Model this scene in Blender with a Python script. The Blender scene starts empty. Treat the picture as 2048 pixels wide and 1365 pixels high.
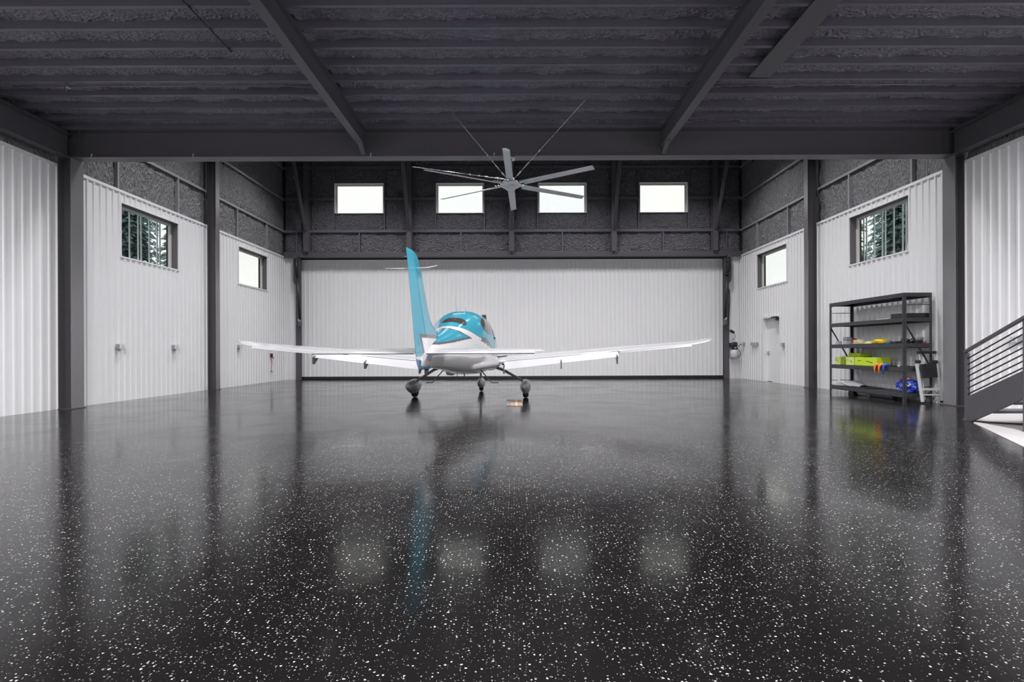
import bpy, bmesh, math, random
from mathutils import Vector, Matrix, noise
R = math.radians
random.seed(7)
SC = bpy.context.scene
COL = SC.collection

# ------------------------------------------------------------------ camera, world, exposure
CAMZ = 1.19
cam = bpy.data.cameras.new('camera')
cam.sensor_width = 36.0
cam.lens = 36.0 * 1000.0 / 2048.0
cam.shift_x = -4.0 / 2048.0
cam.shift_y = 18.5 / 2048.0
cam.clip_end = 300
co = bpy.data.objects.new('camera', cam)
COL.objects.link(co)
co.location = (0, 0, CAMZ)
co.rotation_euler = (R(90), R(0.20), 0)
SC.camera = co

w = bpy.data.worlds.new('sky')
SC.world = w
w.use_nodes = True
nt = w.node_tree
nt.nodes.clear()
out = nt.nodes.new('ShaderNodeOutputWorld')
bg = nt.nodes.new('ShaderNodeBackground')
tc = nt.nodes.new('ShaderNodeTexCoord')
nz = nt.nodes.new('ShaderNodeTexNoise')
nz.inputs['Scale'].default_value = 2.2
nz.inputs['Detail'].default_value = 5
rp = nt.nodes.new('ShaderNodeValToRGB')
rp.color_ramp.elements[0].color = (0.90, 0.94, 0.97, 1)
rp.color_ramp.elements[1].color = (1.0, 1.0, 0.96, 1)
rp.color_ramp.elements[0].position = 0.35
rp.color_ramp.elements[1].position = 0.6
nt.links.new(tc.outputs['Generated'], nz.inputs['Vector'])
nt.links.new(nz.outputs['Fac'], rp.inputs['Fac'])
nt.links.new(rp.outputs['Color'], bg.inputs['Color'])
bg.inputs['Strength'].default_value = 1.12
nt.links.new(bg.outputs['Background'], out.inputs['Surface'])

vs = SC.view_settings
vs.view_transform = 'Standard'
vs.look = 'None'
vs.exposure = 0.0
vs.gamma = 1.0
vs.use_curve_mapping = False
HIGH_W, HIGH_SPREAD = 172.0, 118     # high-bay lamps
LOW_FILL_W = 370.0                        # added unseen fill lamps under the low ceiling


def P(px, py, Y):
    return Vector(((px - 1028) / 1000.0 * Y, Y, CAMZ - (py - 701) / 1000.0 * Y))


# ------------------------------------------------------------------ materials
MATS = {}


def mat(name, col, rough=0.5, metal=0.0, spec=0.5, coat=0.0, emit=None, estr=0.0, var=0.0, vscale=8.0,
        bump=0.0, bscale=60.0, bdist=0.01, stretch=None, alpha=None):
    m = bpy.data.materials.new(name)
    m.use_nodes = True
    n = m.node_tree
    b = n.nodes['Principled BSDF']
    b.inputs['Base Color'].default_value = (*col, 1)
    b.inputs['Roughness'].default_value = rough
    b.inputs['Metallic'].default_value = metal
    b.inputs['Specular IOR Level'].default_value = spec
    b.inputs['Coat Weight'].default_value = coat
    b.inputs['Coat Roughness'].default_value = 0.04
    if emit:
        b.inputs['Emission Color'].default_value = (*emit, 1)
        b.inputs['Emission Strength'].default_value = estr
    if var or bump:
        t = n.nodes.new('ShaderNodeTexCoord')
        mp = n.nodes.new('ShaderNodeMapping')
        n.links.new(t.outputs['Object'], mp.inputs['Vector'])
        if stretch:
            mp.inputs['Scale'].default_value = stretch
    if var:
        x = n.nodes.new('ShaderNodeTexNoise')
        x.inputs['Scale'].default_value = vscale
        x.inputs['Detail'].default_value = 4
        n.links.new(mp.outputs['Vector'], x.inputs['Vector'])
        mx = n.nodes.new('ShaderNodeMixRGB')
        mx.inputs['Color1'].default_value = (*[c * (1 - var) for c in col], 1)
        mx.inputs['Color2'].default_value = (*[min(1, c * (1 + var)) for c in col], 1)
        n.links.new(x.outputs['Fac'], mx.inputs['Fac'])
        n.links.new(mx.outputs['Color'], b.inputs['Base Color'])
        rr = n.nodes.new('ShaderNodeMapRange')
        rr.inputs['To Min'].default_value = max(0.02, rough - 0.08)
        rr.inputs['To Max'].default_value = min(1, rough + 0.08)
        n.links.new(x.outputs['Fac'], rr.inputs['Value'])
        n.links.new(rr.outputs['Result'], b.inputs['Roughness'])
    if bump:
        x = n.nodes.new('ShaderNodeTexNoise')
        x.inputs['Scale'].default_value = bscale
        x.inputs['Detail'].default_value = 5
        n.links.new(mp.outputs['Vector'], x.inputs['Vector'])
        bn = n.nodes.new('ShaderNodeBump')
        bn.inputs['Strength'].default_value = bump
        bn.inputs['Distance'].default_value = bdist
        n.links.new(x.outputs['Fac'], bn.inputs['Height'])
        n.links.new(bn.outputs['Normal'], b.inputs['Normal'])
    MATS[name] = m
    return m


mat('white_steel', (0.80, 0.80, 0.81), 0.38, spec=0.45, var=0.02, vscale=3)
mat('white_trim', (0.82, 0.82, 0.82), 0.4, var=0.015)
mat('black_steel', (0.098, 0.092, 0.104), 0.42, var=0.15, vscale=14, bump=0.15, bscale=120, bdist=0.002)
mat('joist_steel', (0.13, 0.123, 0.152), 0.38, var=0.12, vscale=10)
mat('column_steel', (0.085, 0.079, 0.084), 0.27)
mat('girt_lit', (0.30, 0.30, 0.315), 0.35, var=0.06)  # joist steel lightened: the lit edges along the side walls put into colour
mat('flange_sheen', (0.26, 0.26, 0.27), 0.27, metal=0.45)  # column steel made paler and metallic to put window sheen on the flange
mat('roof_black', (0.02, 0.02, 0.024), 0.7, var=0.2)
mat('concrete', (0.35, 0.35, 0.33), 0.8, var=0.1)
mat('frame_cream', (0.62, 0.62, 0.58), 0.45, var=0.03)
mat('jamb_dark', (0.11, 0.105, 0.115), 0.45, var=0.1)
mat('fan_silver', (0.50, 0.50, 0.51), 0.42, metal=0.35, var=0.05)
mat('steel_bright', (0.62, 0.62, 0.62), 0.3, metal=0.8, var=0.05)
mat('lamp_body', (0.3, 0.3, 0.3), 0.5, var=0.05)
mat('lamp_high', (0.9, 0.9, 0.9), 0.4, emit=(1.0, 0.985, 0.97), estr=1.0)
mat('fill_low', (0.9, 0.9, 0.9), 0.4, emit=(1.0, 0.985, 0.97), estr=1.0)
mat('plane_white', (0.56, 0.56, 0.575), 0.16, coat=0.5, var=0.01)
mat('tail_white', (0.80, 0.80, 0.81), 0.14, coat=0.5, var=0.01)
mat('plane_cyan', (0.045, 0.36, 0.45), 0.14, coat=0.7, var=0.03)
mat('plane_blue', (0.012, 0.16, 0.32), 0.16, coat=0.6, var=0.03)
mat('plane_grey', (0.16, 0.16, 0.17), 0.2, coat=0.5, var=0.04)
mat('pant_grey', (0.22, 0.22, 0.23), 0.28, coat=0.3, var=0.05)
mat('gear_dark', (0.07, 0.07, 0.075), 0.35, var=0.1)
mat('tyre', (0.015, 0.015, 0.015), 0.7, var=0.1)
mat('canopy_glass', (0.085, 0.078, 0.075), 0.06, coat=0.8, var=0.05)
mat('black_rubber', (0.012, 0.012, 0.013), 0.55, var=0.1)
mat('rack_steel', (0.045, 0.046, 0.052), 0.42, var=0.08)
mat('plastic_black', (0.02, 0.02, 0.022), 0.4, var=0.1)
mat('lime', (0.55, 0.75, 0.03), 0.5, var=0.06)
mat('lime_pale', (0.66, 0.76, 0.22), 0.5, var=0.06)
mat('lime_dark', (0.28, 0.42, 0.015), 0.55, var=0.06)
mat('orange', (0.9, 0.25, 0.03), 0.4, var=0.05)
mat('blue_plastic', (0.02, 0.10, 0.60), 0.4, var=0.05)
mat('yellow', (0.85, 0.58, 0.02), 0.5, var=0.06)
mat('cream_rope', (0.68, 0.66, 0.40), 0.7, var=0.1)
mat('red', (0.45, 0.03, 0.03), 0.4, var=0.06)
mat('pink', (0.85, 0.25, 0.28), 0.5, var=0.06)
mat('grey_plastic', (0.30, 0.32, 0.35), 0.4, var=0.05)
mat('grey_light', (0.52, 0.55, 0.58), 0.35, var=0.05)
mat('aluminium', (0.72, 0.72, 0.73), 0.32, metal=0.3, var=0.05)
mat('box_grey', (0.36, 0.37, 0.38), 0.4, metal=0.2, var=0.05)
mat('box_light', (0.70, 0.74, 0.73), 0.4, var=0.03)
mat('jug_white', (0.62, 0.62, 0.64), 0.35, var=0.03)
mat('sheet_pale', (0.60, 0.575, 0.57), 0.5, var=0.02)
mat('slat_pale', (0.75, 0.85, 0.83), 0.5, var=0.03)
mat('bark', (0.08, 0.06, 0.045), 0.9, var=0.2)
mat('leaf', (0.24, 0.35, 0.36), 0.8, var=0.4, vscale=2)
mat('leaf_2', (0.38, 0.50, 0.52), 0.8, var=0.4, vscale=2)


def mat_foam(name, col, stretch):
    m = mat(name, col, 0.36, spec=0.8)
    n = m.node_tree
    b = n.nodes['Principled BSDF']
    t = n.nodes.new('ShaderNodeTexCoord')
    mp = n.nodes.new('ShaderNodeMapping')
    mp.inputs['Scale'].default_value = stretch
    n.links.new(t.outputs['Object'], mp.inputs['Vector'])
    a = n.nodes.new('ShaderNodeTexNoise')
    a.inputs['Scale'].default_value = 11
    a.inputs['Detail'].default_value = 6
    a.inputs['Roughness'].default_value = 0.62
    a.inputs['Distortion'].default_value = 0.6
    n.links.new(mp.outputs['Vector'], a.inputs['Vector'])
    v = n.nodes.new('ShaderNodeTexVoronoi')
    v.feature = 'SMOOTH_F1'
    v.inputs['Scale'].default_value = 22
    n.links.new(mp.outputs['Vector'], v.inputs['Vector'])
    ad = n.nodes.new('ShaderNodeMath')
    ad.operation = 'ADD'
    n.links.new(a.outputs['Fac'], ad.inputs[0])
    n.links.new(v.outputs['Distance'], ad.inputs[1])
    bn = n.nodes.new('ShaderNodeBump')
    bn.inputs['Strength'].default_value = 0.85
    bn.inputs['Distance'].default_value = 0.11
    n.links.new(ad.outputs['Value'], bn.inputs['Height'])
    n.links.new(bn.outputs['Normal'], b.inputs['Normal'])
    mx = n.nodes.new('ShaderNodeMixRGB')
    mx.inputs['Color1'].default_value = (*[c * 0.65 for c in col], 1)
    mx.inputs['Color2'].default_value = (*[c * 1.5 for c in col], 1)
    n.links.new(a.outputs['Fac'], mx.inputs['Fac'])
    n.links.new(mx.outputs['Color'], b.inputs['Base Color'])
    return m


mat_foam('foam_wall', (0.20, 0.20, 0.21), (1.6, 1.6, 0.55))
mat_foam('foam_far', (0.135, 0.131, 0.146), (1.0, 1.0, 1.0))
mat_foam('foam_roof', (0.25, 0.24, 0.285), (1.0, 1.3, 1.0))


def mat_floor():
    m = mat('epoxy', (0.012, 0.0115, 0.012), 0.16, spec=0.42)
    n = m.node_tree
    L = n.links
    b = n.nodes['Principled BSDF']
    t = n.nodes.new('ShaderNodeTexCoord')
    ns = n.nodes.new('ShaderNodeTexNoise')
    ns.inputs['Scale'].default_value = 90
    L.new(t.outputs['Object'], ns.inputs['Vector'])
    mx = n.nodes.new('ShaderNodeMixRGB')
    mx.blend_type = 'ADD'
    mx.inputs['Fac'].default_value = 0.012
    L.new(t.outputs['Object'], mx.inputs['Color1'])
    L.new(ns.outputs['Color'], mx.inputs['Color2'])
    big = n.nodes.new('ShaderNodeTexNoise')
    big.inputs['Scale'].default_value = 1.7
    big.inputs['Detail'].default_value = 3
    L.new(t.outputs['Object'], big.inputs['Vector'])

    def flakes(scale, keep, size):
        v = n.nodes.new('ShaderNodeTexVoronoi')
        v.voronoi_dimensions = '2D'
        v.inputs['Scale'].default_value = scale
        L.new(mx.outputs['Color'], v.inputs['Vector'])
        sep = n.nodes.new('ShaderNodeSeparateColor')
        L.new(v.outputs['Color'], sep.inputs['Color'])
        # size of each flake varies with the random cell colour
        sz = n.nodes.new('ShaderNodeMath'); sz.operation = 'MULTIPLY_ADD'
        L.new(sep.outputs['Green'], sz.inputs[0])
        sz.inputs[1].default_value = size * 0.8
        sz.inputs[2].default_value = size * 0.35
        inside = n.nodes.new('ShaderNodeMath'); inside.operation = 'LESS_THAN'
        L.new(v.outputs['Distance'], inside.inputs[0])
        L.new(sz.outputs['Value'], inside.inputs[1])
        th = n.nodes.new('ShaderNodeMath'); th.operation = 'MULTIPLY'
        L.new(big.outputs['Fac'], th.inputs[0])
        th.inputs[1].default_value = keep * 2
        pick = n.nodes.new('ShaderNodeMath'); pick.operation = 'LESS_THAN'
        L.new(sep.outputs['Red'], pick.inputs[0])
        L.new(th.outputs['Value'], pick.inputs[1])
        both = n.nodes.new('ShaderNodeMath'); both.operation = 'MULTIPLY'
        L.new(inside.outputs['Value'], both.inputs[0])
        L.new(pick.outputs['Value'], both.inputs[1])
        br = n.nodes.new('ShaderNodeMath'); br.operation = 'MULTIPLY'
        L.new(both.outputs['Value'], br.inputs[0])
        L.new(sep.outputs['Blue'], br.inputs[1])
        return br
    f1 = flakes(50, 0.27, 0.20)
    f2 = flakes(105, 0.20, 0.23)
    mxx = n.nodes.new('ShaderNodeMath'); mxx.operation = 'MAXIMUM'
    L.new(f1.outputs['Value'], mxx.inputs[0])
    sc = n.nodes.new('ShaderNodeMath'); sc.operation = 'MULTIPLY'
    L.new(f2.outputs['Value'], sc.inputs[0])
    sc.inputs[1].default_value = 0.45
    L.new(sc.outputs['Value'], mxx.inputs[1])
    cm = n.nodes.new('ShaderNodeMixRGB')
    cm.inputs['Color1'].default_value = (0.0085, 0.0078, 0.008, 1)
    cm.inputs['Color2'].default_value = (0.75, 0.73, 0.69, 1)
    L.new(mxx.outputs['Value'], cm.inputs['Fac'])
    L.new(cm.outputs['Color'], b.inputs['Base Color'])
    # wear: broad patches and swept streaks change the gloss
    r = n.nodes.new('ShaderNodeTexNoise')
    r.inputs['Scale'].default_value = 0.9
    r.inputs['Detail'].default_value = 6
    r.inputs['Distortion'].default_value = 1.2
    L.new(t.outputs['Object'], r.inputs['Vector'])
    rr = n.nodes.new('ShaderNodeMapRange')
    rr.inputs['From Min'].default_value = 0.3
    rr.inputs['From Max'].default_value = 0.7
    rr.inputs['To Min'].default_value = 0.10
    rr.inputs['To Max'].default_value = 0.19
    L.new(r.outputs['Fac'], rr.inputs['Value'])
    L.new(rr.outputs['Result'], b.inputs['Roughness'])
    wv = n.nodes.new('ShaderNodeTexNoise')
    wv.inputs['Scale'].default_value = 5
    wv.inputs['Detail'].default_value = 4
    L.new(t.outputs['Object'], wv.inputs['Vector'])
    bn = n.nodes.new('ShaderNodeBump')
    bn.inputs['Strength'].default_value = 0.10
    bn.inputs['Distance'].default_value = 0.01
    L.new(wv.outputs['Fac'], bn.inputs['Height'])
    L.new(bn.outputs['Normal'], b.inputs['Normal'])
    return m


mat_floor()


def mat_glass():
    m = bpy.data.materials.new('pane_glass')
    m.use_nodes = True
    n = m.node_tree
    n.nodes.clear()
    o = n.nodes.new('ShaderNodeOutputMaterial')
    tr = n.nodes.new('ShaderNodeBsdfTransparent')
    tr.inputs['Color'].default_value = (0.97, 0.98, 0.97, 1)
    gl = n.nodes.new('ShaderNodeBsdfGlossy')
    gl.inputs['Roughness'].default_value = 0.02
    gl.inputs['Color'].default_value = (0.97, 1, 1, 1)
    fr = n.nodes.new('ShaderNodeFresnel')
    fr.inputs['IOR'].default_value = 1.5
    ad = n.nodes.new('ShaderNodeMixShader')
    gm = n.nodes.new('ShaderNodeNewGeometry')
    inv = n.nodes.new('ShaderNodeMath')
    inv.operation = 'SUBTRACT'
    inv.inputs[0].default_value = 1.0
    mu = n.nodes.new('ShaderNodeMath')
    mu.operation = 'MULTIPLY'
    n.links.new(gm.outputs['Backfacing'], inv.inputs[1])
    n.links.new(inv.outputs['Value'], mu.inputs[0])
    n.links.new(fr.outputs['Fac'], mu.inputs[1])
    n.links.new(mu.outputs['Value'], ad.inputs['Fac'])
    n.links.new(tr.outputs['BSDF'], ad.inputs[1])
    n.links.new(gl.outputs['BSDF'], ad.inputs[2])
    n.links.new(ad.outputs['Shader'], o.inputs['Surface'])
    MATS['pane_glass'] = m


mat_glass()


def mat_vcol(name, rough=0.13, coat=0.6):
    m = mat(name, (1, 1, 1), rough, coat=coat)
    n = m.node_tree
    a = n.nodes.new('ShaderNodeVertexColor')
    a.layer_name = 'livery'
    n.links.new(a.outputs['Color'], n.nodes['Principled BSDF'].inputs['Base Color'])
    return m


mat_vcol('livery')


# ------------------------------------------------------------------ mesh builder
class MB:
    def __init__(s):
        s.v = []
        s.f = []
        s.sm = []

    def add(s, vs, fs, smooth=False):
        o = len(s.v)
        s.v += [tuple(x) for x in vs]
        s.f += [tuple(i + o for i in f) for f in fs]
        s.sm += [smooth] * len(fs)
        return s

    def box(s, x0, x1, y0, y1, z0, z1):
        if x0 > x1: x0, x1 = x1, x0
        if y0 > y1: y0, y1 = y1, y0
        if z0 > z1: z0, z1 = z1, z0
        vs = [(x0, y0, z0), (x1, y0, z0), (x1, y1, z0), (x0, y1, z0), (x0, y0, z1), (x1, y0, z1), (x1, y1, z1), (x0, y1, z1)]
        return s.add(vs, [(0, 3, 2, 1), (4, 5, 6, 7), (0, 1, 5, 4), (1, 2, 6, 5), (2, 3, 7, 6), (3, 0, 4, 7)])

    def bar(s, p, q, wd, ht, up=(0, 0, 1)):
        p, q = Vector(p), Vector(q)
        d = (q - p).normalized()
        u = Vector(up)
        if abs(d.dot(u)) > 0.98:
            u = Vector((0, 1, 0))
        a = d.cross(u).normalized() * wd / 2
        b = a.cross(d).normalized() * ht / 2
        vs = [p - a - b, p + a - b, p + a + b, p - a + b, q - a - b, q + a - b, q + a + b, q - a + b]
        return s.add(vs, [(0, 3, 2, 1), (4, 5, 6, 7), (0, 1, 5, 4), (1, 2, 6, 5), (2, 3, 7, 6), (3, 0, 4, 7)])

    def tube(s, pts, r, n=8, cap=True, smooth=True):
        pts = [Vector(p) for p in pts]
        rs = r if isinstance(r, (list, tuple)) else [r] * len(pts)
        vs, fs = [], []
        prev = None
        for i, p in enumerate(pts):
            if i == 0: d = pts[1] - p
            elif i == len(pts) - 1: d = p - pts[i - 1]
            else: d = (pts[i + 1] - p).normalized() + (p - pts[i - 1]).normalized()
            d.normalize()
            if prev is None:
                u = Vector((0, 0, 1)) if abs(d.z) < 0.9 else Vector((0, 1, 0))
                a = d.cross(u).normalized()
            else:
                a = (prev - d * prev.dot(d)).normalized()
            prev = a
            b = d.cross(a)
            for k in range(n):
                t = 2 * math.pi * k / n
                vs.append(p + (a * math.cos(t) + b * math.sin(t)) * rs[i])
        for i in range(len(pts) - 1):
            for k in range(n):
                k2 = (k + 1) % n
                fs.append((i * n + k, i * n + k2, (i + 1) * n + k2, (i + 1) * n + k))
        if cap:
            fs.append(tuple(range(n))[::-1])
            m = (len(pts) - 1) * n
            fs.append(tuple(range(m, m + n)))
        return s.add(vs, fs, smooth)

    def prism(s, poly, fn, d0, d1):
        """poly of 2-D points, fn(a, b, d) -> 3-D"""
        n = len(poly)
        vs = [fn(a, b, d0) for a, b in poly] + [fn(a, b, d1) for a, b in poly]
        fs = [tuple(range(n))[::-1], tuple(range(n, 2 * n))]
        for i in range(n):
            j = (i + 1) % n
            fs.append((i, j, j + n, i + n))
        return s.add(vs, fs)

    def loft(s, rings, cap=True, smooth=True):
        n = len(rings[0])
        vs = [v for r in rings for v in r]
        fs = []
        for i in range(len(rings) - 1):
            for k in range(n):
                k2 = (k + 1) % n
                fs.append((i * n + k, i * n + k2, (i + 1) * n + k2, (i + 1) * n + k))
        if cap:
            fs.append(tuple(range(n))[::-1])
            m = (len(rings) - 1) * n
            fs.append(tuple(range(m, m + n)))
        return s.add(vs, fs, smooth)

    def lathe(s, prof, c=(0, 0, 0), n=24, axis='Z'):
        rings = []
        for r, h in prof:
            ring = []
            for k in range(n):
                t = 2 * math.pi * k / n
                a, b = r * math.cos(t), r * math.sin(t)
                p = (a, b, h) if axis == 'Z' else ((h, a, b) if axis == 'X' else (a, h, b))
                ring.append((p[0] + c[0], p[1] + c[1], p[2] + c[2]))
            rings.append(ring)
        return s.loft(rings)

    def mesh(s, name):
        me = bpy.data.meshes.new(name)
        me.from_pydata(s.v, [], s.f)
        for p, sm in zip(me.polygons, s.sm):
            p.use_smooth = sm
        bm = bmesh.new()
        bm.from_mesh(me)
        bmesh.ops.recalc_face_normals(bm, faces=bm.faces)
        bm.to_mesh(me)
        bm.free()
        return me

    def build(s, name, m, parent=None, bevel=0.0, loc=None):
        me = s.mesh(name)
        me.materials.append(MATS[m])
        return link(name, me, parent, bevel, loc)


def link(name, me, parent=None, bevel=0.0, loc=None):
    o = bpy.data.objects.new(name, me)
    COL.objects.link(o)
    if parent is not None:
        o.parent = parent
    if loc is not None:
        o.location = loc
    if bevel:
        b = o.modifiers.new('bevel', 'BEVEL')
        b.width = bevel
        b.segments = 2
        b.limit_method = 'ANGLE'
    return o


def tag(o, label=None, cat=None, group=None, kind=None):
    if label: o['label'] = label
    if cat: o['category'] = cat
    if group: o['group'] = group
    if kind: o['kind'] = kind
    return o


def empty(name, loc=(0, 0, 0), rz=0.0, **k):
    o = bpy.data.objects.new(name, None)
    COL.objects.link(o)
    o.location = loc
    o.rotation_euler = (0, 0, rz)
    o.empty_display_size = 0.2
    return tag(o, **k)


def copy_tree(o, parent=None):
    c = o.copy()
    COL.objects.link(c)
    c.parent = parent
    for ch in [x for x in list(COL.objects) if x.parent == o]:
        copy_tree(ch, c)
    return c


# ------------------------------------------------------------------ the hall: sizes
XL, XR = -9.45, 9.35
YB, YF = -3.4, 20.66
ZT = 5.07              # top of the white sheets
ZJ = 5.756             # underside of the joists
ROOF = 10.1
WIN = (3.50, 4.80)
SIDE_OPEN = {-1: [(12.02, 14.06, 3.49, 4.77), (17.15, 19.13, 3.52, 4.79)],
             1: [(11.81, 13.90, 3.53, 4.83), (17.10, 19.18, 3.53, 4.81)]}
DOOR_OPEN = (17.55, 18.72, 0.0, 2.36)
FAR_OPEN = [(-7.40, -5.36, 6.87, 8.12), (-3.20, -1.22, 6.87, 8.12), (1.01, 3.02, 6.87, 8.12), (5.20, 7.20, 6.87, 8.12)]


def rects_around(u0, u1, z0, z1, opens):
    """cut a wall into rectangles around its openings"""
    us = sorted({u0, u1, *[o[0] for o in opens], *[o[1] for o in opens]})
    us = [u for u in us if u0 <= u <= u1]
    res = []
    for a, b in zip(us, us[1:]):
        m = (a + b) / 2
        op = [o for o in opens if o[0] < m < o[1]]
        if not op:
            res.append((a, b, z0, z1))
        else:
            z = z0
            for o in sorted(op, key=lambda o: o[2]):
                if o[2] > z and o[2] < z1: res.append((a, b, z, o[2]))
                elif o[2] >= z1: break
                z = max(z, o[3])
            if z < z1: res.append((a, b, z, z1))
    return res


RIB = 0.18


def prof(u):
    t = (u / RIB) % 1.0
    d = abs(t - 0.5) * RIB
    if d < 0.020: return 0.024
    if d > 0.034: return 0.0
    return 0.024 * (0.034 - d) / 0.014


def sheet(u0, u1, z0, z1, fn, opens, name, m, parent):
    """one corrugated steel sheet; fn(u, z, out) -> point"""
    mb = MB()
    us = {u0, u1}
    k = math.floor(u0 / RIB) - 1
    while k * RIB < u1 + RIB:
        c = (k + 0.5) * RIB
        for d in (-0.034, -0.020, 0.020, 0.034):
            if u0 < c + d < u1: us.add(c + d)
        k += 1
    for o in opens:
        for e in o[:2]:
            if u0 < e < u1: us.add(e)
    us = sorted(us)
    for a, b in zip(us, us[1:]):
        if b - a < 1e-4: continue
        mid = (a + b) / 2
        op = [o for o in opens if o[0] < mid < o[1] and o[2] < z1 and o[3] > z0]
        spans = [(z0, z1)]
        if op:
            spans = []
            z = z0
            for o in sorted(op, key=lambda o: o[2]):
                if o[2] > z: spans.append((z, o[2]))
                z = max(z, o[3])
            if z < z1: spans.append((z, z1))
        for za, zb in spans:
            pa, pb = prof(a + 1e-6), prof(b - 1e-6)
            vs = [fn(a, za, pa), fn(b, za, pb), fn(b, zb, pb), fn(a, zb, pa)]
            mb.add(vs, [(0, 1, 2, 3)])
    if not mb.f: return None
    me = bpy.data.meshes.new(name)
    me.from_pydata(mb.v, [], mb.f)
    me.materials.append(MATS[m])
    return link(name, me, parent)


def foam(u0, u1, v0, v1, fn, name, m, parent, res=0.055, seed=0.0, amp=0.035, su=1.0, sv=1.0, roll=0.07, flat=False):
    nu = max(3, int((u1 - u0) / res)); nv = max(3, int((v1 - v0) / res))
    vs, fs = [], []
    for j in range(nv + 1):
        v = v0 + (v1 - v0) * j / nv
        for i in range(nu + 1):
            u = u0 + (u1 - u0) * i / nu
            p = Vector((u * su * 2.2 + seed, v * sv * 2.2, seed * 3.1))
            d = amp * (noise.noise(p) + 0.6 * noise.noise(p * 2.7) + 0.62 * noise.noise(p * 6.1))
            if not flat:
                e = max(0.0, min(u - u0, u1 - u, v - v0, v1 - v))
                d += 0.03 * min(1.0, e / 0.16) ** 0.6 - 0.02
            vs.append(fn(u, v, d))
    for j in range(nv):
        for i in range(nu):
            a = j * (nu + 1) + i
            fs.append((a, a + 1, a + nu + 2, a + nu + 1))
    me = bpy.data.meshes.new(name)
    me.from_pydata(vs, [], fs)
    me.materials.append(MATS[m])
    me.polygons.foreach_set('use_smooth', [True] * len(fs))
    return link(name, me, parent)


# ------------------------------------------------------------------ floor and ground
fl = MB().box(XL - 0.25, XR + 0.25, YB, YF + 0.3, -0.2, 0.0).build('floor', 'epoxy')
tag(fl, 'glossy black epoxy floor sprinkled with white flakes', 'floor', kind='structure')
gr = MB().box(-60, 60, -30, 90, -0.6, -0.22).build('ground', 'concrete')
tag(gr, 'pale ground outside the hangar', 'ground', kind='structure')


# ------------------------------------------------------------------ windows
def window(n, label, u0, u1, z0, z1, fn, depth=0.18, jamb='jamb_dark'):
    """fn(u, z, out): out is towards the room"""
    w_ = empty('window_%d' % n, fn((u0 + u1) / 2, z0, 0), label=label, cat='window', kind='structure')
    inv = Matrix.Translation(-Vector(fn((u0 + u1) / 2, z0, 0)))

    def bx(mb, a0, a1, b0, b1, o0, o1):
        p = Vector(fn(a0, b0, o0)); q = Vector(fn(a1, b1, o1))
        p = inv @ p; q = inv @ q
        mb.box(p.x, q.x, p.y, q.y, p.z, q.z)
    j = MB()
    t = 0.012
    bx(j, u0 + 0.001, u0 + t, z0 + 0.001, z1 - 0.001, -depth - 0.06, 0.0)
    bx(j, u1 - t, u1 - 0.001, z0 + 0.001, z1 - 0.001, -depth - 0.06, 0.0)
    bx(j, u0 + t, u1 - t, z1 - t, z1 - 0.001, -depth - 0.06, 0.0)
    bx(j, u0 + t, u1 - t, z0 + 0.001, z0 + t, -depth - 0.06, 0.0)
    j.build('jamb', jamb, w_)
    f = MB()
    fw = 0.075
    bx(f, u0, u0 + fw, z0, z1, -depth - 0.04, -depth + 0.02)
    bx(f, u1 - fw, u1, z0, z1, -depth - 0.04, -depth + 0.02)
    bx(f, u0 + fw, u1 - fw, z1 - fw, z1, -depth - 0.04, -depth + 0.02)
    bx(f, u0 + fw, u1 - fw, z0, z0 + fw * 0.7, -depth - 0.04, -depth + 0.02)
    fr = f.build('window_frame', 'frame_cream', w_, bevel=0.004)
    g = MB()
    bx(g, u0 + fw, u1 - fw, z0 + fw * 0.7, z1 - fw, -depth - 0.016, -depth - 0.010)
    g.build('pane', 'pane_glass', fr)
    return w_, bx


def casing(bx, w_, u0, u1, z0, z1):
    f = MB()
    cw, o1 = 0.035, 0.030
    bx(f, u0 - cw, u0, z0 - cw, z1 + cw, -0.01, o1)
    bx(f, u1, u1 + cw, z0 - cw, z1 + cw, -0.01, o1)
    bx(f, u0, u1, z1, z1 + cw, -0.01, o1)
    bx(f, u0, u1, z0 - cw, z0, -0.01, o1)
    f.build('casing', 'white_trim', w_)


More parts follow.
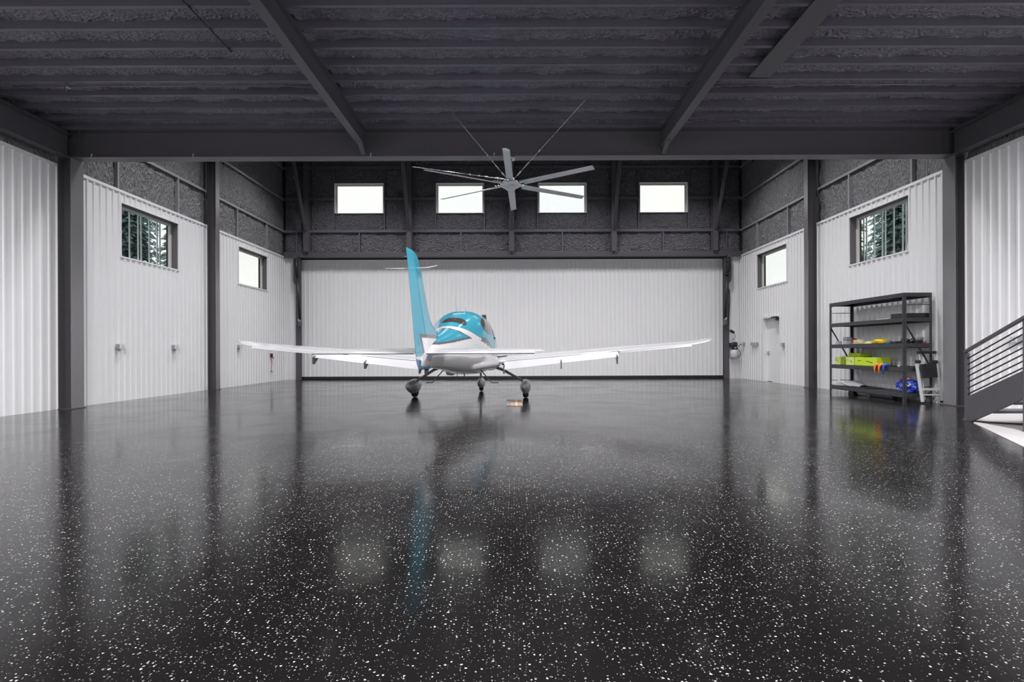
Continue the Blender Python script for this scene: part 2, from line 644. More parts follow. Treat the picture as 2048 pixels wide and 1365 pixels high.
# ------------------------------------------------------------------ side walls
def side_wall(sg):
    X = XL if sg < 0 else XR
    fn = lambda u, z, o: (X - sg * o, u, z)
    opens = SIDE_OPEN[sg] + ([DOOR_OPEN] if sg > 0 else [])
    side = 'left' if sg < 0 else 'right'
    wl = MB()
    for a, b, c, d in rects_around(YB, YF + 0.3, 0, ROOF, opens):
        wl.box(X + sg * 0.10, X + sg * 0.32, a, b, c, d)
    # solid filling behind the sheets below their top
    for a, b, c, d in rects_around(YB, YF + 0.3, 0, ZT, opens):
        wl.box(X + sg * 0.004, X + sg * 0.10, a, b, c, d)
    wo = wl.build('wall_' + side, 'roof_black')
    tag(wo, 'long %s side wall of white ribbed steel sheets under black spray foam' % ('window' if sg < 0 else 'shelf and stair'), 'wall', kind='structure')
    u = math.floor(YB / 0.9) * 0.9
    while u < YF:
        a, b = max(u, YB), min(u + 0.9, YF)
        sheet(a, b, 0.0, ZT - 0.02, fn, opens, 'steel_sheet', 'white_steel', wo)
        u += 0.9
    # cap trim on top of the sheets
    tr = MB()
    for a, b in ((YB, 10.46), (10.46, 15.46), (15.46, YF)):
        q = MB()
        p0, p1 = fn(a, ZT - 0.055, -0.02), fn(b, ZT + 0.01, 0.032)
        q.box(p0[0], p1[0], p0[1], p1[1], p0[2], p1[2])
        q.build('cap_trim', 'white_trim', wo)
    # girts and studs in the foam band
    gz = [6.13, 7.42, 8.70]
    for z in gz:
        for a, b in ((10.65, 15.38), (15.60, YF - 0.05)):
            q = MB()
            p0, p1 = fn(a, z - 0.02, -0.09), fn(b, z + 0.02, 0.0)
            q.box(p0[0], p1[0], p0[1], p1[1], p0[2], p1[2])
            p0, p1 = fn(a, z - 0.055, -0.005), fn(b, z + 0.02, 0.006)
            q.box(p0[0], p1[0], p0[1], p1[1], p0[2], p1[2])
            q.build('girt', 'girt_lit', wo)
    studs = [SIDE_OPEN[sg][0][0] - 0.08, SIDE_OPEN[sg][0][1] + 0.03, SIDE_OPEN[sg][1][0] - 0.05, SIDE_OPEN[sg][1][1] + 0.03]
    for s_ in studs:
        q = MB()
        p0, p1 = fn(s_, ZT, -0.09), fn(s_ + 0.05, gz[0] - 0.05, 0.0)
        q.box(p0[0], p1[0], p0[1], p1[1], p0[2], p1[2])
        q.build('stud', 'girt_lit', wo)
    # foam
    us = [10.65, studs[0], studs[1], 15.38]
    vs_ = [15.60, studs[2], studs[3], YF]
    k = 0
    for arr in (us, vs_):
        for a, b in zip(arr, arr[1:]):
            foam(a, b, ZT - 0.05, gz[0], lambda u_, v_, d: fn(u_, v_, d - 0.065), 'foam_panel', 'foam_wall', wo, seed=sg * 7 + k, su=1.7, sv=0.8)
            k += 1
        for z0, z1 in ((gz[0], gz[1]), (gz[1], gz[2]), (gz[2], ROOF)):
            foam(arr[0], arr[-1], z0, z1, lambda u_, v_, d: fn(u_, v_, d - 0.065), 'foam_panel', 'foam_wall', wo, seed=sg * 5 + k, su=1.7, sv=0.8)
            k += 1
    foam(YB, 10.4, ZT - 0.05, ZJ + 0.1, lambda u_, v_, d: fn(u_, v_, d - 0.05), 'foam_panel', 'foam_wall', wo, seed=sg * 3, su=1.0, sv=1.0, res=0.09)
    return fn, wo


fnL, wallL = side_wall(-1)
fnR, wallR = side_wall(1)
labs = {(-1, 0): 'dark-jambed window over two outlets in the plain side wall',
        (-1, 1): 'bright window above the wing tip in the plain side wall',
        (1, 0): 'window above the steel shelving in the stair side wall',
        (1, 1): 'bright window above the white exit door'}
n = 1
for sg, fn in ((-1, fnL), (1, fnR)):
    for i, o in enumerate(SIDE_OPEN[sg]):
        w_, bx = window(n, labs[(sg, i)], *o, fn)
        casing(bx, w_, *o)
        n += 1

# ------------------------------------------------------------------ far wall
fnF = lambda u, z, o: (u, YF - o, z)
DX0, DX1, DZ = -8.90, 8.74, 5.00
wf = MB()
for a, b, c, d in rects_around(XL - 0.3, XR + 0.3, 5.05, ROOF, FAR_OPEN):
    wf.box(a, b, YF + 0.12, YF + 0.34, c, d)
wf.box(XL - 0.3, DX0, YF + 0.01, YF + 0.34, 0, 5.05)
wf.box(DX1, XR + 0.3, YF + 0.01, YF + 0.34, 0, 5.05)
wallF = wf.build('wall_front', 'roof_black')
tag(wallF, 'end wall of black foam with four clerestory windows over the hangar door', 'wall', kind='structure')
for a, b in ((XL, DX0 - 0.03), (DX1 + 0.02, XR)):
    sheet(a, b, 0, 5.10, fnF, [], 'steel_sheet', 'white_steel', wallF)
    MB().box(a, b, YF - 0.035, YF + 0.02, 5.06, 5.125).build('cap_trim', 'white_trim', wallF)
fcols = [-8.48, -4.27, -0.08, 4.11, 8.25]
gF = [6.16, 7.49, 8.78]
MB().box(XL, XR, YF - 0.16, YF + 0.12, 5.03, 5.24).build('header_beam', 'black_steel', wallF, bevel=0.004)
for x in fcols:
    q = MB()
    q.box(x - 0.105, x + 0.105, YF - 0.26, YF - 0.245, 5.24, ROOF)
    q.box(x - 0.008, x + 0.008, YF - 0.245, YF + 0.0, 5.24, ROOF)
    q.box(x - 0.105, x + 0.105, YF - 0.01, YF + 0.0, 5.24, ROOF)
    q.build('post', 'black_steel', wallF)
segs = [XL] + fcols + [XR]
for z in gF:
    for a, b in zip(segs, segs[1:]):
        op = [o for o in FAR_OPEN if a < o[0] and b > o[1] and o[2] < z < o[3]]
        parts = [(a, b)] if not op else [(a, op[0][0] - 0.04), (op[0][1] + 0.04, b)]
        for c, d in parts:
            q = MB().box(c, d, YF - 0.02, YF + 0.10, z - 0.03, z + 0.03)
            q.box(c, d, YF - 0.03, YF - 0.02, z - 0.085, z + 0.03)
            q.build('girt', 'joist_steel', wallF)
k = 40
for a, b in zip(segs, segs[1:]):
    w0 = [o for o in FAR_OPEN if a < o[0] and b > o[1]]
    a1 = a + (0.1 if a in fcols else 0)
    b1 = b - (0.1 if b in fcols else 0)
    F = lambda u_, v_, d: fnF(u_, v_, d - 0.055)
    mid = (a + b) / 2
    MB().box(mid - 0.03, mid + 0.03, YF - 0.02, YF + 0.1, 5.24, 6.10).build('stud', 'joist_steel', wallF)
    foam(a1, mid, 5.24, 6.10, F, 'foam_panel', 'foam_far', wallF, seed=k, amp=0.045)
    foam(mid, b1, 5.24, 6.10, F, 'foam_panel', 'foam_far', wallF, seed=k + 1, amp=0.045)
    foam(a1, b1, 8.8, ROOF, F, 'foam_panel', 'foam_far', wallF, seed=k + 2)
    if w0:
        o = w0[0]
        for s_ in (o[0] - 0.05, o[1] + 0.01):
            MB().box(s_, s_ + 0.04, YF - 0.02, YF + 0.1, 6.16, 8.78).build('stud', 'joist_steel', wallF)
        foam(a1, o[0] - 0.03, 6.17, 7.45, F, 'foam_panel', 'foam_far', wallF, seed=k + 3)
        foam(a1, o[0] - 0.03, 7.5, 8.75, F, 'foam_panel', 'foam_far', wallF, seed=k + 4)
        foam(o[1] + 0.03, b1, 6.17, 7.45, F, 'foam_panel', 'foam_far', wallF, seed=k + 5)
        foam(o[1] + 0.03, b1, 7.5, 8.75, F, 'foam_panel', 'foam_far', wallF, seed=k + 6)
        foam(o[0] - 0.02, o[1] + 0.02, 6.17, o[2] - 0.02, F, 'foam_panel', 'foam_far', wallF, seed=k + 7)
        foam(o[0] - 0.02, o[1] + 0.02, o[3] + 0.02, 8.75, F, 'foam_panel', 'foam_far', wallF, seed=k + 8)
    else:
        foam(a1, b1, 6.17, 7.45, F, 'foam_panel', 'foam_far', wallF, seed=k + 3)
        foam(a1, b1, 7.5, 8.75, F, 'foam_panel', 'foam_far', wallF, seed=k + 4)
    k += 10
fl_ = ['clerestory window nearest the plain side wall, clear of the fan', 'clerestory window crossed by the thin fan blade, beside the tail fin',
       'clerestory window crossed by the broad fan blade', 'clerestory window nearest the stair side wall, clear of the fan']
for i, o in enumerate(FAR_OPEN):
    window(n, fl_[i], *o, fnF, depth=0.16, jamb='white_trim')
    n += 1
# slanting braces from the posts towards the roof
bl = ['slanting brace in the corner over the cylinder with the plain wall', 'slanting brace between the first two clerestory windows',
      'slanting brace hidden behind the ceiling fan', 'slanting brace between the last two clerestory windows', 'slanting brace in the corner above the pump']
for x, l in zip(fcols, bl):
    q = MB()
    p0, p1 = Vector((x, YF - 0.30, 6.12)), Vector((x, 18.62, 9.95))
    q.bar(p0, p1, 0.14, 0.012, up=(0, -1, 0))
    q.bar(p0, p1, 0.012, 0.14, up=(0, -1, 0))
    o = q.build('slanting_brace', 'black_steel')
    tag(o, l, 'brace', group='slanting braces on the end wall', kind='structure')

# ------------------------------------------------------------------ hangar door
dr = empty('door_5', ((DX0 + DX1) / 2, YF + 0.2, 0), label='wide white ribbed hangar door with black bottom seal', cat='door', kind='structure')
fnD = lambda u, z, o: (u - (DX0 + DX1) / 2, -o + 0.02, z)
x = DX0
i = 0
while x < DX1 - 0.01:
    b = min(x + 0.9, DX1)
    sheet(x, b, 0.11, DZ - 0.10, fnD, [], 'door_panel', 'white_steel', dr)
    x = b
hx = (DX1 - DX0) / 2
MB().box(-hx, hx, 0.03, 0.10, 0.06, DZ + 0.1).build('door_core', 'roof_black', dr)
MB().box(-hx, hx, -0.04, 0.05, 0.0, 0.115).build('bottom_seal', 'black_rubber', dr, bevel=0.01)
MB().box(-hx, hx, -0.03, 0.05, DZ - 0.10, DZ - 0.02).build('top_rail', 'white_trim', dr)
MB().box(-hx - 0.02, -hx + 0.03, -0.03, 0.05, 0.11, DZ).build('edge_seal', 'black_rubber', dr)
MB().box(hx - 0.03, hx + 0.02, -0.03, 0.05, 0.11, DZ).build('edge_seal', 'black_rubber', dr)

# posts beside the door
for sx, px, lb in ((-1, -8.87, 'black steel door post beside the plain side wall'), (1, 8.75, 'black steel door post beside the pump')):
    q = MB()
    q.box(px - 0.10, px + 0.10, YF - 0.10, YF - 0.085, 0, 5.12)
    q.box(px - 0.008, px + 0.008, YF - 0.085, YF + 0.0, 0, 5.12)
    q.box(px - 0.10, px + 0.10, YF - 0.015, YF - 0.0, 0, 5.12)
    o = q.build('door_post', 'black_steel')
    tag(o, lb, 'post', group='hangar door posts', kind='structure')
    # hydraulic cylinder in front of the post
    r = empty('hydraulic_cylinder', (px, YF - 0.22, 3.9), label='long black hydraulic cylinder beside the %s' % ('plain side wall' if sx < 0 else 'pump and its hose loop'), cat='cylinder', group='hydraulic door cylinders')
    q = MB()
    q.box(-0.14 if sx < 0 else -0.02, 0.02 if sx < 0 else 0.14, -0.04, 0.12, 0.12, 1.18)
    q.prism([(0, 0.12), (-0.14 * -sx * -1 if False else sx * 0.14, 0.12), (sx * 0.02, -0.05), (0, -0.05)], lambda a, b, d: (a, d, b), -0.02, 0.10)
    q.build('mount_plate', 'black_steel', r, bevel=0.006)
    q = MB()
    q.tube([(0.0, -0.08, 1.05), (-sx * 0.055, -0.08, 0.30)], 0.065, 14)
    q.build('barrel', 'plastic_black', r)
    MB().tube([(-sx * 0.055, -0.08, 0.30), (-sx * 0.15, -0.08, -1.45)], 0.052, 12).build('rod', 'plastic_black', r)
    MB().tube([(-sx * 0.135, -0.08, -1.40), (-sx * 0.14, -0.08, -1.52)], 0.054, 12).build('collar', 'steel_bright', r)
    q = MB().box(-sx * 0.15 - 0.06, -sx * 0.15 + 0.06, -0.14, 0.02, -1.72, -1.50)
    q.box(min(0, -sx * 0.15), max(0, -sx * 0.15), -0.02, 0.1, -1.68, -1.55)
    q.build('clevis', 'black_steel', r, bevel=0.02)

# ------------------------------------------------------------------ rear wall (behind the camera)
wr = MB().box(XL - 0.3, XR + 0.3, YB - 0.3, YB, 0, ROOF).build('wall_rear', 'white_steel')
tag(wr, 'plain white rear wall of the hangar', 'wall', kind='structure')

# ------------------------------------------------------------------ columns
def column(xin, X, y0, y1, z1, label):
    sg = -1 if X < 0 else 1
    q = MB()
    ym = (y0 + y1) / 2
    q.box(xin + sg * 0.014, X - sg * 0.02, ym - 0.006, ym + 0.006, 0, z1)
    q.box(X - sg * 0.045, X - sg * 0.031, y0, y1, 0, z1)
    q.box(xin - sg * 0.02, X - sg * 0.035, y0 - 0.02, y1 + 0.02, 0, 0.018)
    o = q.build('steel_column', 'column_steel', bevel=0.002)
    MB().box(xin, xin + sg * 0.014, y0, y1, 0.018, z1).build('inner_flange', 'flange_sheen', o, bevel=0.002)
    tag(o, label, 'column', kind='structure')


column(-9.14, XL, 10.33, 10.63, ZJ - 0.55, 'dark steel column beside two outlets, carrying the ceiling beam')
column(9.12, XR, 10.33, 10.63, ZJ - 0.55, 'dark steel column between the shelving and the stair')
column(-9.16, XL, 15.38, 15.58, ROOF, 'tall dark steel column between the two windows of the plain side wall')
column(9.05, XR, 15.38, 15.58, ROOF, 'tall dark steel column between shelving and exit door')

# main cross beam
q = MB()
q.box(XL + 0.05, XR - 0.05, 10.33, 10.59, 5.21, 5.228)
q.box(XL + 0.05, XR - 0.05, 10.452, 10.468, 5.228, ZJ)
q.box(XL + 0.05, XR - 0.05, 10.33, 10.59, ZJ, ZJ + 0.018)
for x in (-9.0, 8.98):
    q.box(x - 0.008, x + 0.008, 10.34, 10.58, 5.228, ZJ)
mb_ = q.build('ceiling_beam', 'black_steel')
tag(mb_, 'deep dark steel beam across the hall, joining the nearer columns', 'beam', kind='structure')
for x in (-8.72, -6.62, -2.95, -0.40):
    h = MB().tube([(x, 10.335, 5.20), (x, 10.33, 5.26), (x + 0.012, 10.33, 5.28), (x + 0.02, 10.33, 5.25)], 0.007, 6)
    h.build('cable_clip', 'steel_bright', mb_)

# long beams under the joists
for x0, lb in ((-3.17, 'long dark ceiling beam on the side of the plain wall'), (3.03, 'long dark ceiling beam beside the flat strap')):
    q = MB()
    q.box(x0, x0 + 0.15, YB, 10.33, 5.385, 5.400)
    q.box(x0 + 0.069, x0 + 0.081, YB, 10.45, 5.400, ZJ)
    q.box(x0, x0 + 0.15, YB, 10.33, ZJ - 0.012, ZJ)
    q.prism([(10.33, 5.385), (10.33, 5.24), (10.05, 5.385)], lambda a, b, d: (d, a, b), x0 + 0.03, x0 + 0.12)
    o = q.build('ceiling_beam', 'black_steel')
    tag(o, lb, 'beam', kind='structure')
for sg, X, lb in ((-1, XL, 'eave beam above the plain side wall'), (1, XR, 'eave beam above the stair')):
    q = MB()
    xi = X - sg * 0.33
    q.box(xi, xi + sg * 0.20, YB, 10.33, 5.19, 5.205)
    q.box(xi + sg * 0.09, xi + sg * 0.11, YB, 10.33, 5.205, ZJ)
    q.box(xi, xi + sg * 0.20, YB, 10.33, ZJ - 0.1, ZJ - 0.085)
    o = q.build('ceiling_beam', 'black_steel')
    tag(o, lb, 'beam', kind='structure')
o = MB().box(3.93, 4.29, YB, 8.35, ZJ - 0.022, ZJ - 0.002).build('flat_strap', 'black_steel', bevel=0.003)
tag(o, 'wide flat black strap fixed under the joists', 'strap', kind='structure')
o = MB().tube([(-4.28, YB, ZJ - 0.012), (-4.28, 7.6, ZJ - 0.012)], 0.010, 8).build('thin_conduit', 'plastic_black')
tag(o, 'thin dark conduit running lengthwise under the joists', 'conduit')
o = MB().tube([(-8.55, 8.55, ZJ - 0.02), (-3.25, 8.55, ZJ - 0.02)], 0.016, 8).build('pipe', 'joist_steel')
tag(o, 'slim pipe under the joists with a bracket at its end', 'pipe', group='slim pipes under the joists')
o = MB().tube([(3.3, 8.58, ZJ - 0.02), (9.0, 8.58, ZJ - 0.02)], 0.016, 8).build('pipe', 'joist_steel')
tag(o, 'slim pipe under the joists on the stair side', 'pipe', group='slim pipes under the joists')
br = empty('hanging_bracket', (-7.55, 8.45, ZJ - 0.13), label='small bright bracket hanging from the ceiling above the plain wall', cat='bracket')
MB().tube([(0.02, 0.1, 0.11), (0, 0, 0.10), (-0.03, 0, 0.02), (0.0, 0, -0.03), (0.03, 0, 0.03)], 0.008, 8).build('hook', 'joist_steel', br)
MB().box(0.0, 0.06, -0.02, 0.02, 0.02, 0.05).build('clip', 'steel_bright', br, bevel=0.005)

# ------------------------------------------------------------------ low ceiling
cl = MB()
cl.box(XL - 0.3, XR + 0.3, YB - 0.3, 10.60, ZJ + 0.24, ZJ + 0.5)
cl.box(XL - 0.3, XR + 0.3, 10.50, 10.64, ZJ + 0.24, ROOF)
cl.box(XL - 0.3, XR + 0.3, 10.5, YF + 0.34, ROOF, ROOF + 0.3)
ceil = cl.build('ceiling', 'roof_black')
tag(ceil, 'black sprayed ceiling with rows of steel joists', 'ceiling', kind='structure')
SP = 0.459
BAYS = [(XL + 0.02, -3.10), (-3.10, 3.10), (3.10, XR - 0.02)]
jm = {}
for bi, (a, b) in enumerate(BAYS):
    q = MB()
    q.box(a, b, 0.0, 0.004, 0.0, 0.24)
    q.box(a, b, 0.0, 0.064, 0.0, 0.004)
    q.box(a, b, 0.060, 0.064, 0.0, 0.016)
    me = q.mesh('joist')
    me.materials.append(MATS['joist_steel'])
    jm[bi] = me
for k in range(30):
    y = 10.33 - k * SP - 0.064
    if y < YB: break
    for bi, (a, b) in enumerate(BAYS):
        link('joist', jm[bi], ceil, loc=(0, y, ZJ))
        y1 = y
        y0 = y - SP + 0.004
        hi = y > 5.6
        foam(a, b, y0, y1, lambda u_, v_, d: (u_, v_, ZJ + 0.105 - d * 1.1), 'foam_strip', 'foam_roof', ceil,
             res=0.05 if hi else 0.15, seed=k * 3.3 + bi * 1.7, amp=0.034, flat=True)
# rafters in the high part, out of sight above the beam
for y in (15.48,):
    MB().box(XL, XR, y - 0.1, y + 0.1, ROOF - 0.5, ROOF).build('rafter', 'black_steel', ceil)


# ------------------------------------------------------------------ lamps
def lamp(x, y, z, m, label, group, power, spread, lx=0.34, ly=1.2):
    r = empty('ceiling_light', (x, y, z), label=label, cat='light', group=group)
    MB().box(-lx / 2, lx / 2, -ly / 2, ly / 2, 0, 0.07).build('housing', 'lamp_body', r, bevel=0.01)
    MB().box(-lx / 2 + 0.015, lx / 2 - 0.015, -ly / 2 + 0.015, ly / 2 - 0.015, -0.012, 0.0).build('diffuser', m, r)
    MB().tube([(0, -0.4, 0.07), (0, -0.4, 0.4)], 0.006, 6).build('hanger', 'steel_bright', r)
    MB().tube([(0, 0.4, 0.07), (0, 0.4, 0.4)], 0.006, 6).build('hanger', 'steel_bright', r)
    ld = bpy.data.lights.new('lamp', 'AREA')
    ld.shape = 'RECTANGLE'
    ld.size, ld.size_y = lx, ly
    ld.energy = power
    ld.spread = R(spread)
    ld.color = (1.0, 0.98, 1.0)
    lo = bpy.data.objects.new('lamp', ld)
    COL.objects.link(lo)
    lo.parent = r
    lo.location = (0, 0, -0.02)


NB = ['above the plain side wall', 'over the tail fin', 'over the right wing', 'above the exit door side']
for i, x in enumerate((-6.6, -2.3, 2.3, 6.6)):
    for y in (12.6, 17.4):
        lamp(x, y, 9.35, 'lamp_high', 'high-bay strip light hung %s, %s' % (NB[i], 'near the cross beam' if y < 15 else 'near the hangar door'), 'high-bay lights', HIGH_W, HIGH_SPREAD)
for x in (-6.2, 0.0, 6.2):  # fill lamps added out of view to brighten the near half of the hall
    for y in (-0.8, 5.2):
        lamp(x, y, 5.35, 'fill_low', 'added fill light under the low joisted ceiling, %s, %s' % ({-6.2: 'by the plain wall', 0.0: 'between the long beams', 6.2: 'by the stair wall'}[x], 'second row' if y > 0 else 'row by the rear wall'), 'added low fill lights', LOW_FILL_W, 178)

# ------------------------------------------------------------------ exit door
y0, y1, z0, z1 = DOOR_OPEN
dd = empty('door_6', (XR, (y0 + y1) / 2, 0), label='white exit door with black closer and lever handle', cat='door', kind='structure')
ym = (y0 + y1) / 2
hw = (y1 - y0) / 2
q = MB()
q.box(-0.03, 0.17, -hw - 0.05, -hw + 0.02, 0, z1 + 0.05)
q.box(-0.03, 0.17, hw - 0.02, hw + 0.05, 0, z1 + 0.05)
q.box(-0.03, 0.17, -hw + 0.02, hw - 0.02, z1 - 0.02, z1 + 0.05)
q.build('door_frame', 'white_trim', dd)
lf = MB().box(0.125, 0.165, -hw + 0.02, hw - 0.02, 0.01, z1 - 0.025).build('leaf', 'white_trim', dd, bevel=0.003)
q = MB().tube([(0.10, hw - 0.12, 1.05), (0.07, hw - 0.12, 1.05), (0.07, hw - 0.25, 1.05)], 0.012, 8)
q.box(0.10, 0.125, hw - 0.16, hw - 0.08, 0.98, 1.12)
q.build('lever_handle', 'box_grey', lf)
MB().box(0.04, 0.125, -hw + 0.1, -hw + 0.42, z1 - 0.13, z1 - 0.07).build('closer', 'plastic_black', dd, bevel=0.01)
q = MB().tube([(0.05, -hw + 0.25, z1 - 0.07), (-0.16, -hw + 0.15, z1 - 0.03), (-0.02, -hw + 0.42, z1 - 0.03)], 0.012, 6)
q.box(-0.10, 0.0, -hw + 0.1, -hw + 0.45, z1 - 0.05, z1)
q.build('closer_arm', 'plastic_black', dd)


# ------------------------------------------------------------------ outlets
def outlet(x, y, z, sg, label, boxes=1, wide=0.11):
    """sg: direction into the room along x"""
    r = empty('outlet_box', (x, y, z), label=label, cat='outlet')
    for b in range(boxes):
        o = b * (wide + 0.08)
        MB().box(0, sg * 0.09, o - wide / 2, o + wide / 2, -0.06, 0.06).build('box', 'box_grey', r, bevel=0.004)
        p = MB().box(sg * 0.09, sg * 0.098, o - wide / 2 + 0.004, o + wide / 2 - 0.004, -0.056, 0.056).build('cover_plate', 'box_light', r, bevel=0.002)
        for dy in (-0.025, 0.025):
            for dz in (-0.025, 0.025):
                MB().box(sg * 0.097, sg * 0.1005, o + dy - 0.013, o + dy + 0.013, dz - 0.012, dz + 0.012).build('socket', 'grey_plastic', p)
    return r


outlet(XL + 0.024, 11.92, 1.31, 1, 'grey outlet box near the corner column, below the dark-jambed window', wide=0.17)
outlet(XL + 0.024, 13.85, 1.31, 1, 'grey outlet box below the far end of the dark-jambed window', wide=0.17)
outlet(XL + 0.024, 17.1, 1.35, 1, 'grey outlet box just beside the wing tip', wide=0.17)
outlet(XR - 0.024, 19.15, 1.40, -1, 'cluster of small grey outlet boxes beside the exit door', boxes=3, wide=0.10)
outlet(XR - 0.024, 20.25, 1.42, -1, 'grey outlet box with the black cord plugged in', wide=0.12)
outlet(XR - 0.024, 17.3, 1.36, -1, 'grey switch box between exit door and tall column', wide=0.12)
outlet(XR - 0.024, 9.25, 1.36, -1, 'pale outlet box behind the stair railing', wide=0.16)

# red strap and dark tool hanging on the wall beyond the wing
r = empty('hanging_tool', (XL + 0.06, 19.35, 1.05), label='dark tool with a thin red cord hanging on the wall behind the wing', cat='tool')
MB().box(-0.03, 0.04, -0.05, 0.05, -0.10, 0.05).build('grip', 'plastic_black', r, bevel=0.012)
MB().bar((0, 0, -0.08), (0.02, 0.14, -0.14), 0.03, 0.03).build('nozzle', 'red', r)
MB().tube([(0, 0, -0.08), (0.005, 0.01, -0.35), (0, -0.01, -0.62)], 0.010, 6).build('cord', 'red', r)
MB().box(-0.03, 0.03, -0.03, 0.03, -0.68, -0.61).build('weight', 'grey_plastic', r, bevel=0.005)


# ------------------------------------------------------------------ hydraulic pump by the door
pr = empty('hydraulic_pump', (9.02, 20.45, 1.26), label='black hydraulic pump unit with a white reservoir by the door post', cat='pump')
MB().lathe([(0.001, -0.14), (0.07, -0.14), (0.085, -0.12), (0.085, 0.10), (0.07, 0.12), (0.001, 0.12)], (-0.02, 0, 0.12), 18, 'X').build('motor', 'plastic_black', pr)
q = MB().box(-0.19, -0.12, -0.07, 0.07, 0.0, 0.2).box(-0.08, 0.1, -0.05, 0.05, 0.19, 0.23)
q.build('valve_block', 'plastic_black', pr, bevel=0.01)
q = MB()
for z in (-0.02, -0.06):
    q.tube([(-0.19, -0.03, z), (0.0, -0.05, z - 0.01), (0.10, -0.03, z)], 0.014, 8)
q.build('hose', 'black_rubber', pr)
MB().lathe([(0.001, -0.42), (0.12, -0.42), (0.145, -0.39), (0.145, -0.14), (0.11, -0.09), (0.05, -0.07), (0.001, -0.07)], (-0.02, 0.02, 0), 20).build('reservoir', 'jug_white', pr)
MB().lathe([(0.001, -0.07), (0.03, -0.07), (0.03, -0.04), (0.001, -0.04)], (0.0, 0, 0), 12).build('cap', 'plastic_black', pr)
MB().box(-0.03, 0.03, 0.09, 0.19, -0.1, 0.1).build('wall_bracket', 'black_steel', pr)
tag(MB().tube([P(1452, 657, 20.5), P(1458, 662, 20.5), P(1462, 665, 20.48)], 0.010, 6)
    .tube([P(1467, 668, 20.48), P(1471, 674, 20.48), P(1470, 678, 20.48), P(1465, 681, 20.48)], 0.009, 6)
    .bar(P(1461, 663, 20.48), P(1468, 668, 20.48), 0.09, 0.09, up=(0, 1, 0)).build('inline_plug', 'plastic_black'),
    'black inline plug on a short cable above the pump', 'plug')
pts = []
key = [(1469, 688), (1474, 698), (1480, 706), (1481, 711), (1478, 716), (1474, 717), (1470, 714), (1469, 709), (1472, 702), (1477, 695), (1482, 689)]
for i in range(len(key) - 1):
    for t in (0, 0.5):
        pts.append(P(key[i][0] * (1 - t) + key[i + 1][0] * t, key[i][1] * (1 - t) + key[i + 1][1] * t, 20.42))
pts.append(P(1483, 690, 20.38))
tag(MB().tube(pts, 0.013, 8).build('power_cord', 'black_rubber'), 'looped black power cord from the pump to its outlet', 'cord')
key = [(1452, 522), (1458, 526), (1462, 533), (1462, 541), (1458, 548), (1451, 552), (1446, 548)]
tag(MB().tube([P(a, b, 20.30) for a, b in key], 0.020, 8).build('hydraulic_hose', 'black_rubber'), 'curved black hose at the top of the cylinder by the pump', 'hose')
tag(MB().tube([P(1459, 580, 20.5), P(1460, 600, 20.5), P(1458, 640, 20.5), P(1457, 653, 20.5)], 0.018, 8).build('cable', 'plastic_black'), 'thin dark cable running down the post to the pump', 'cable')


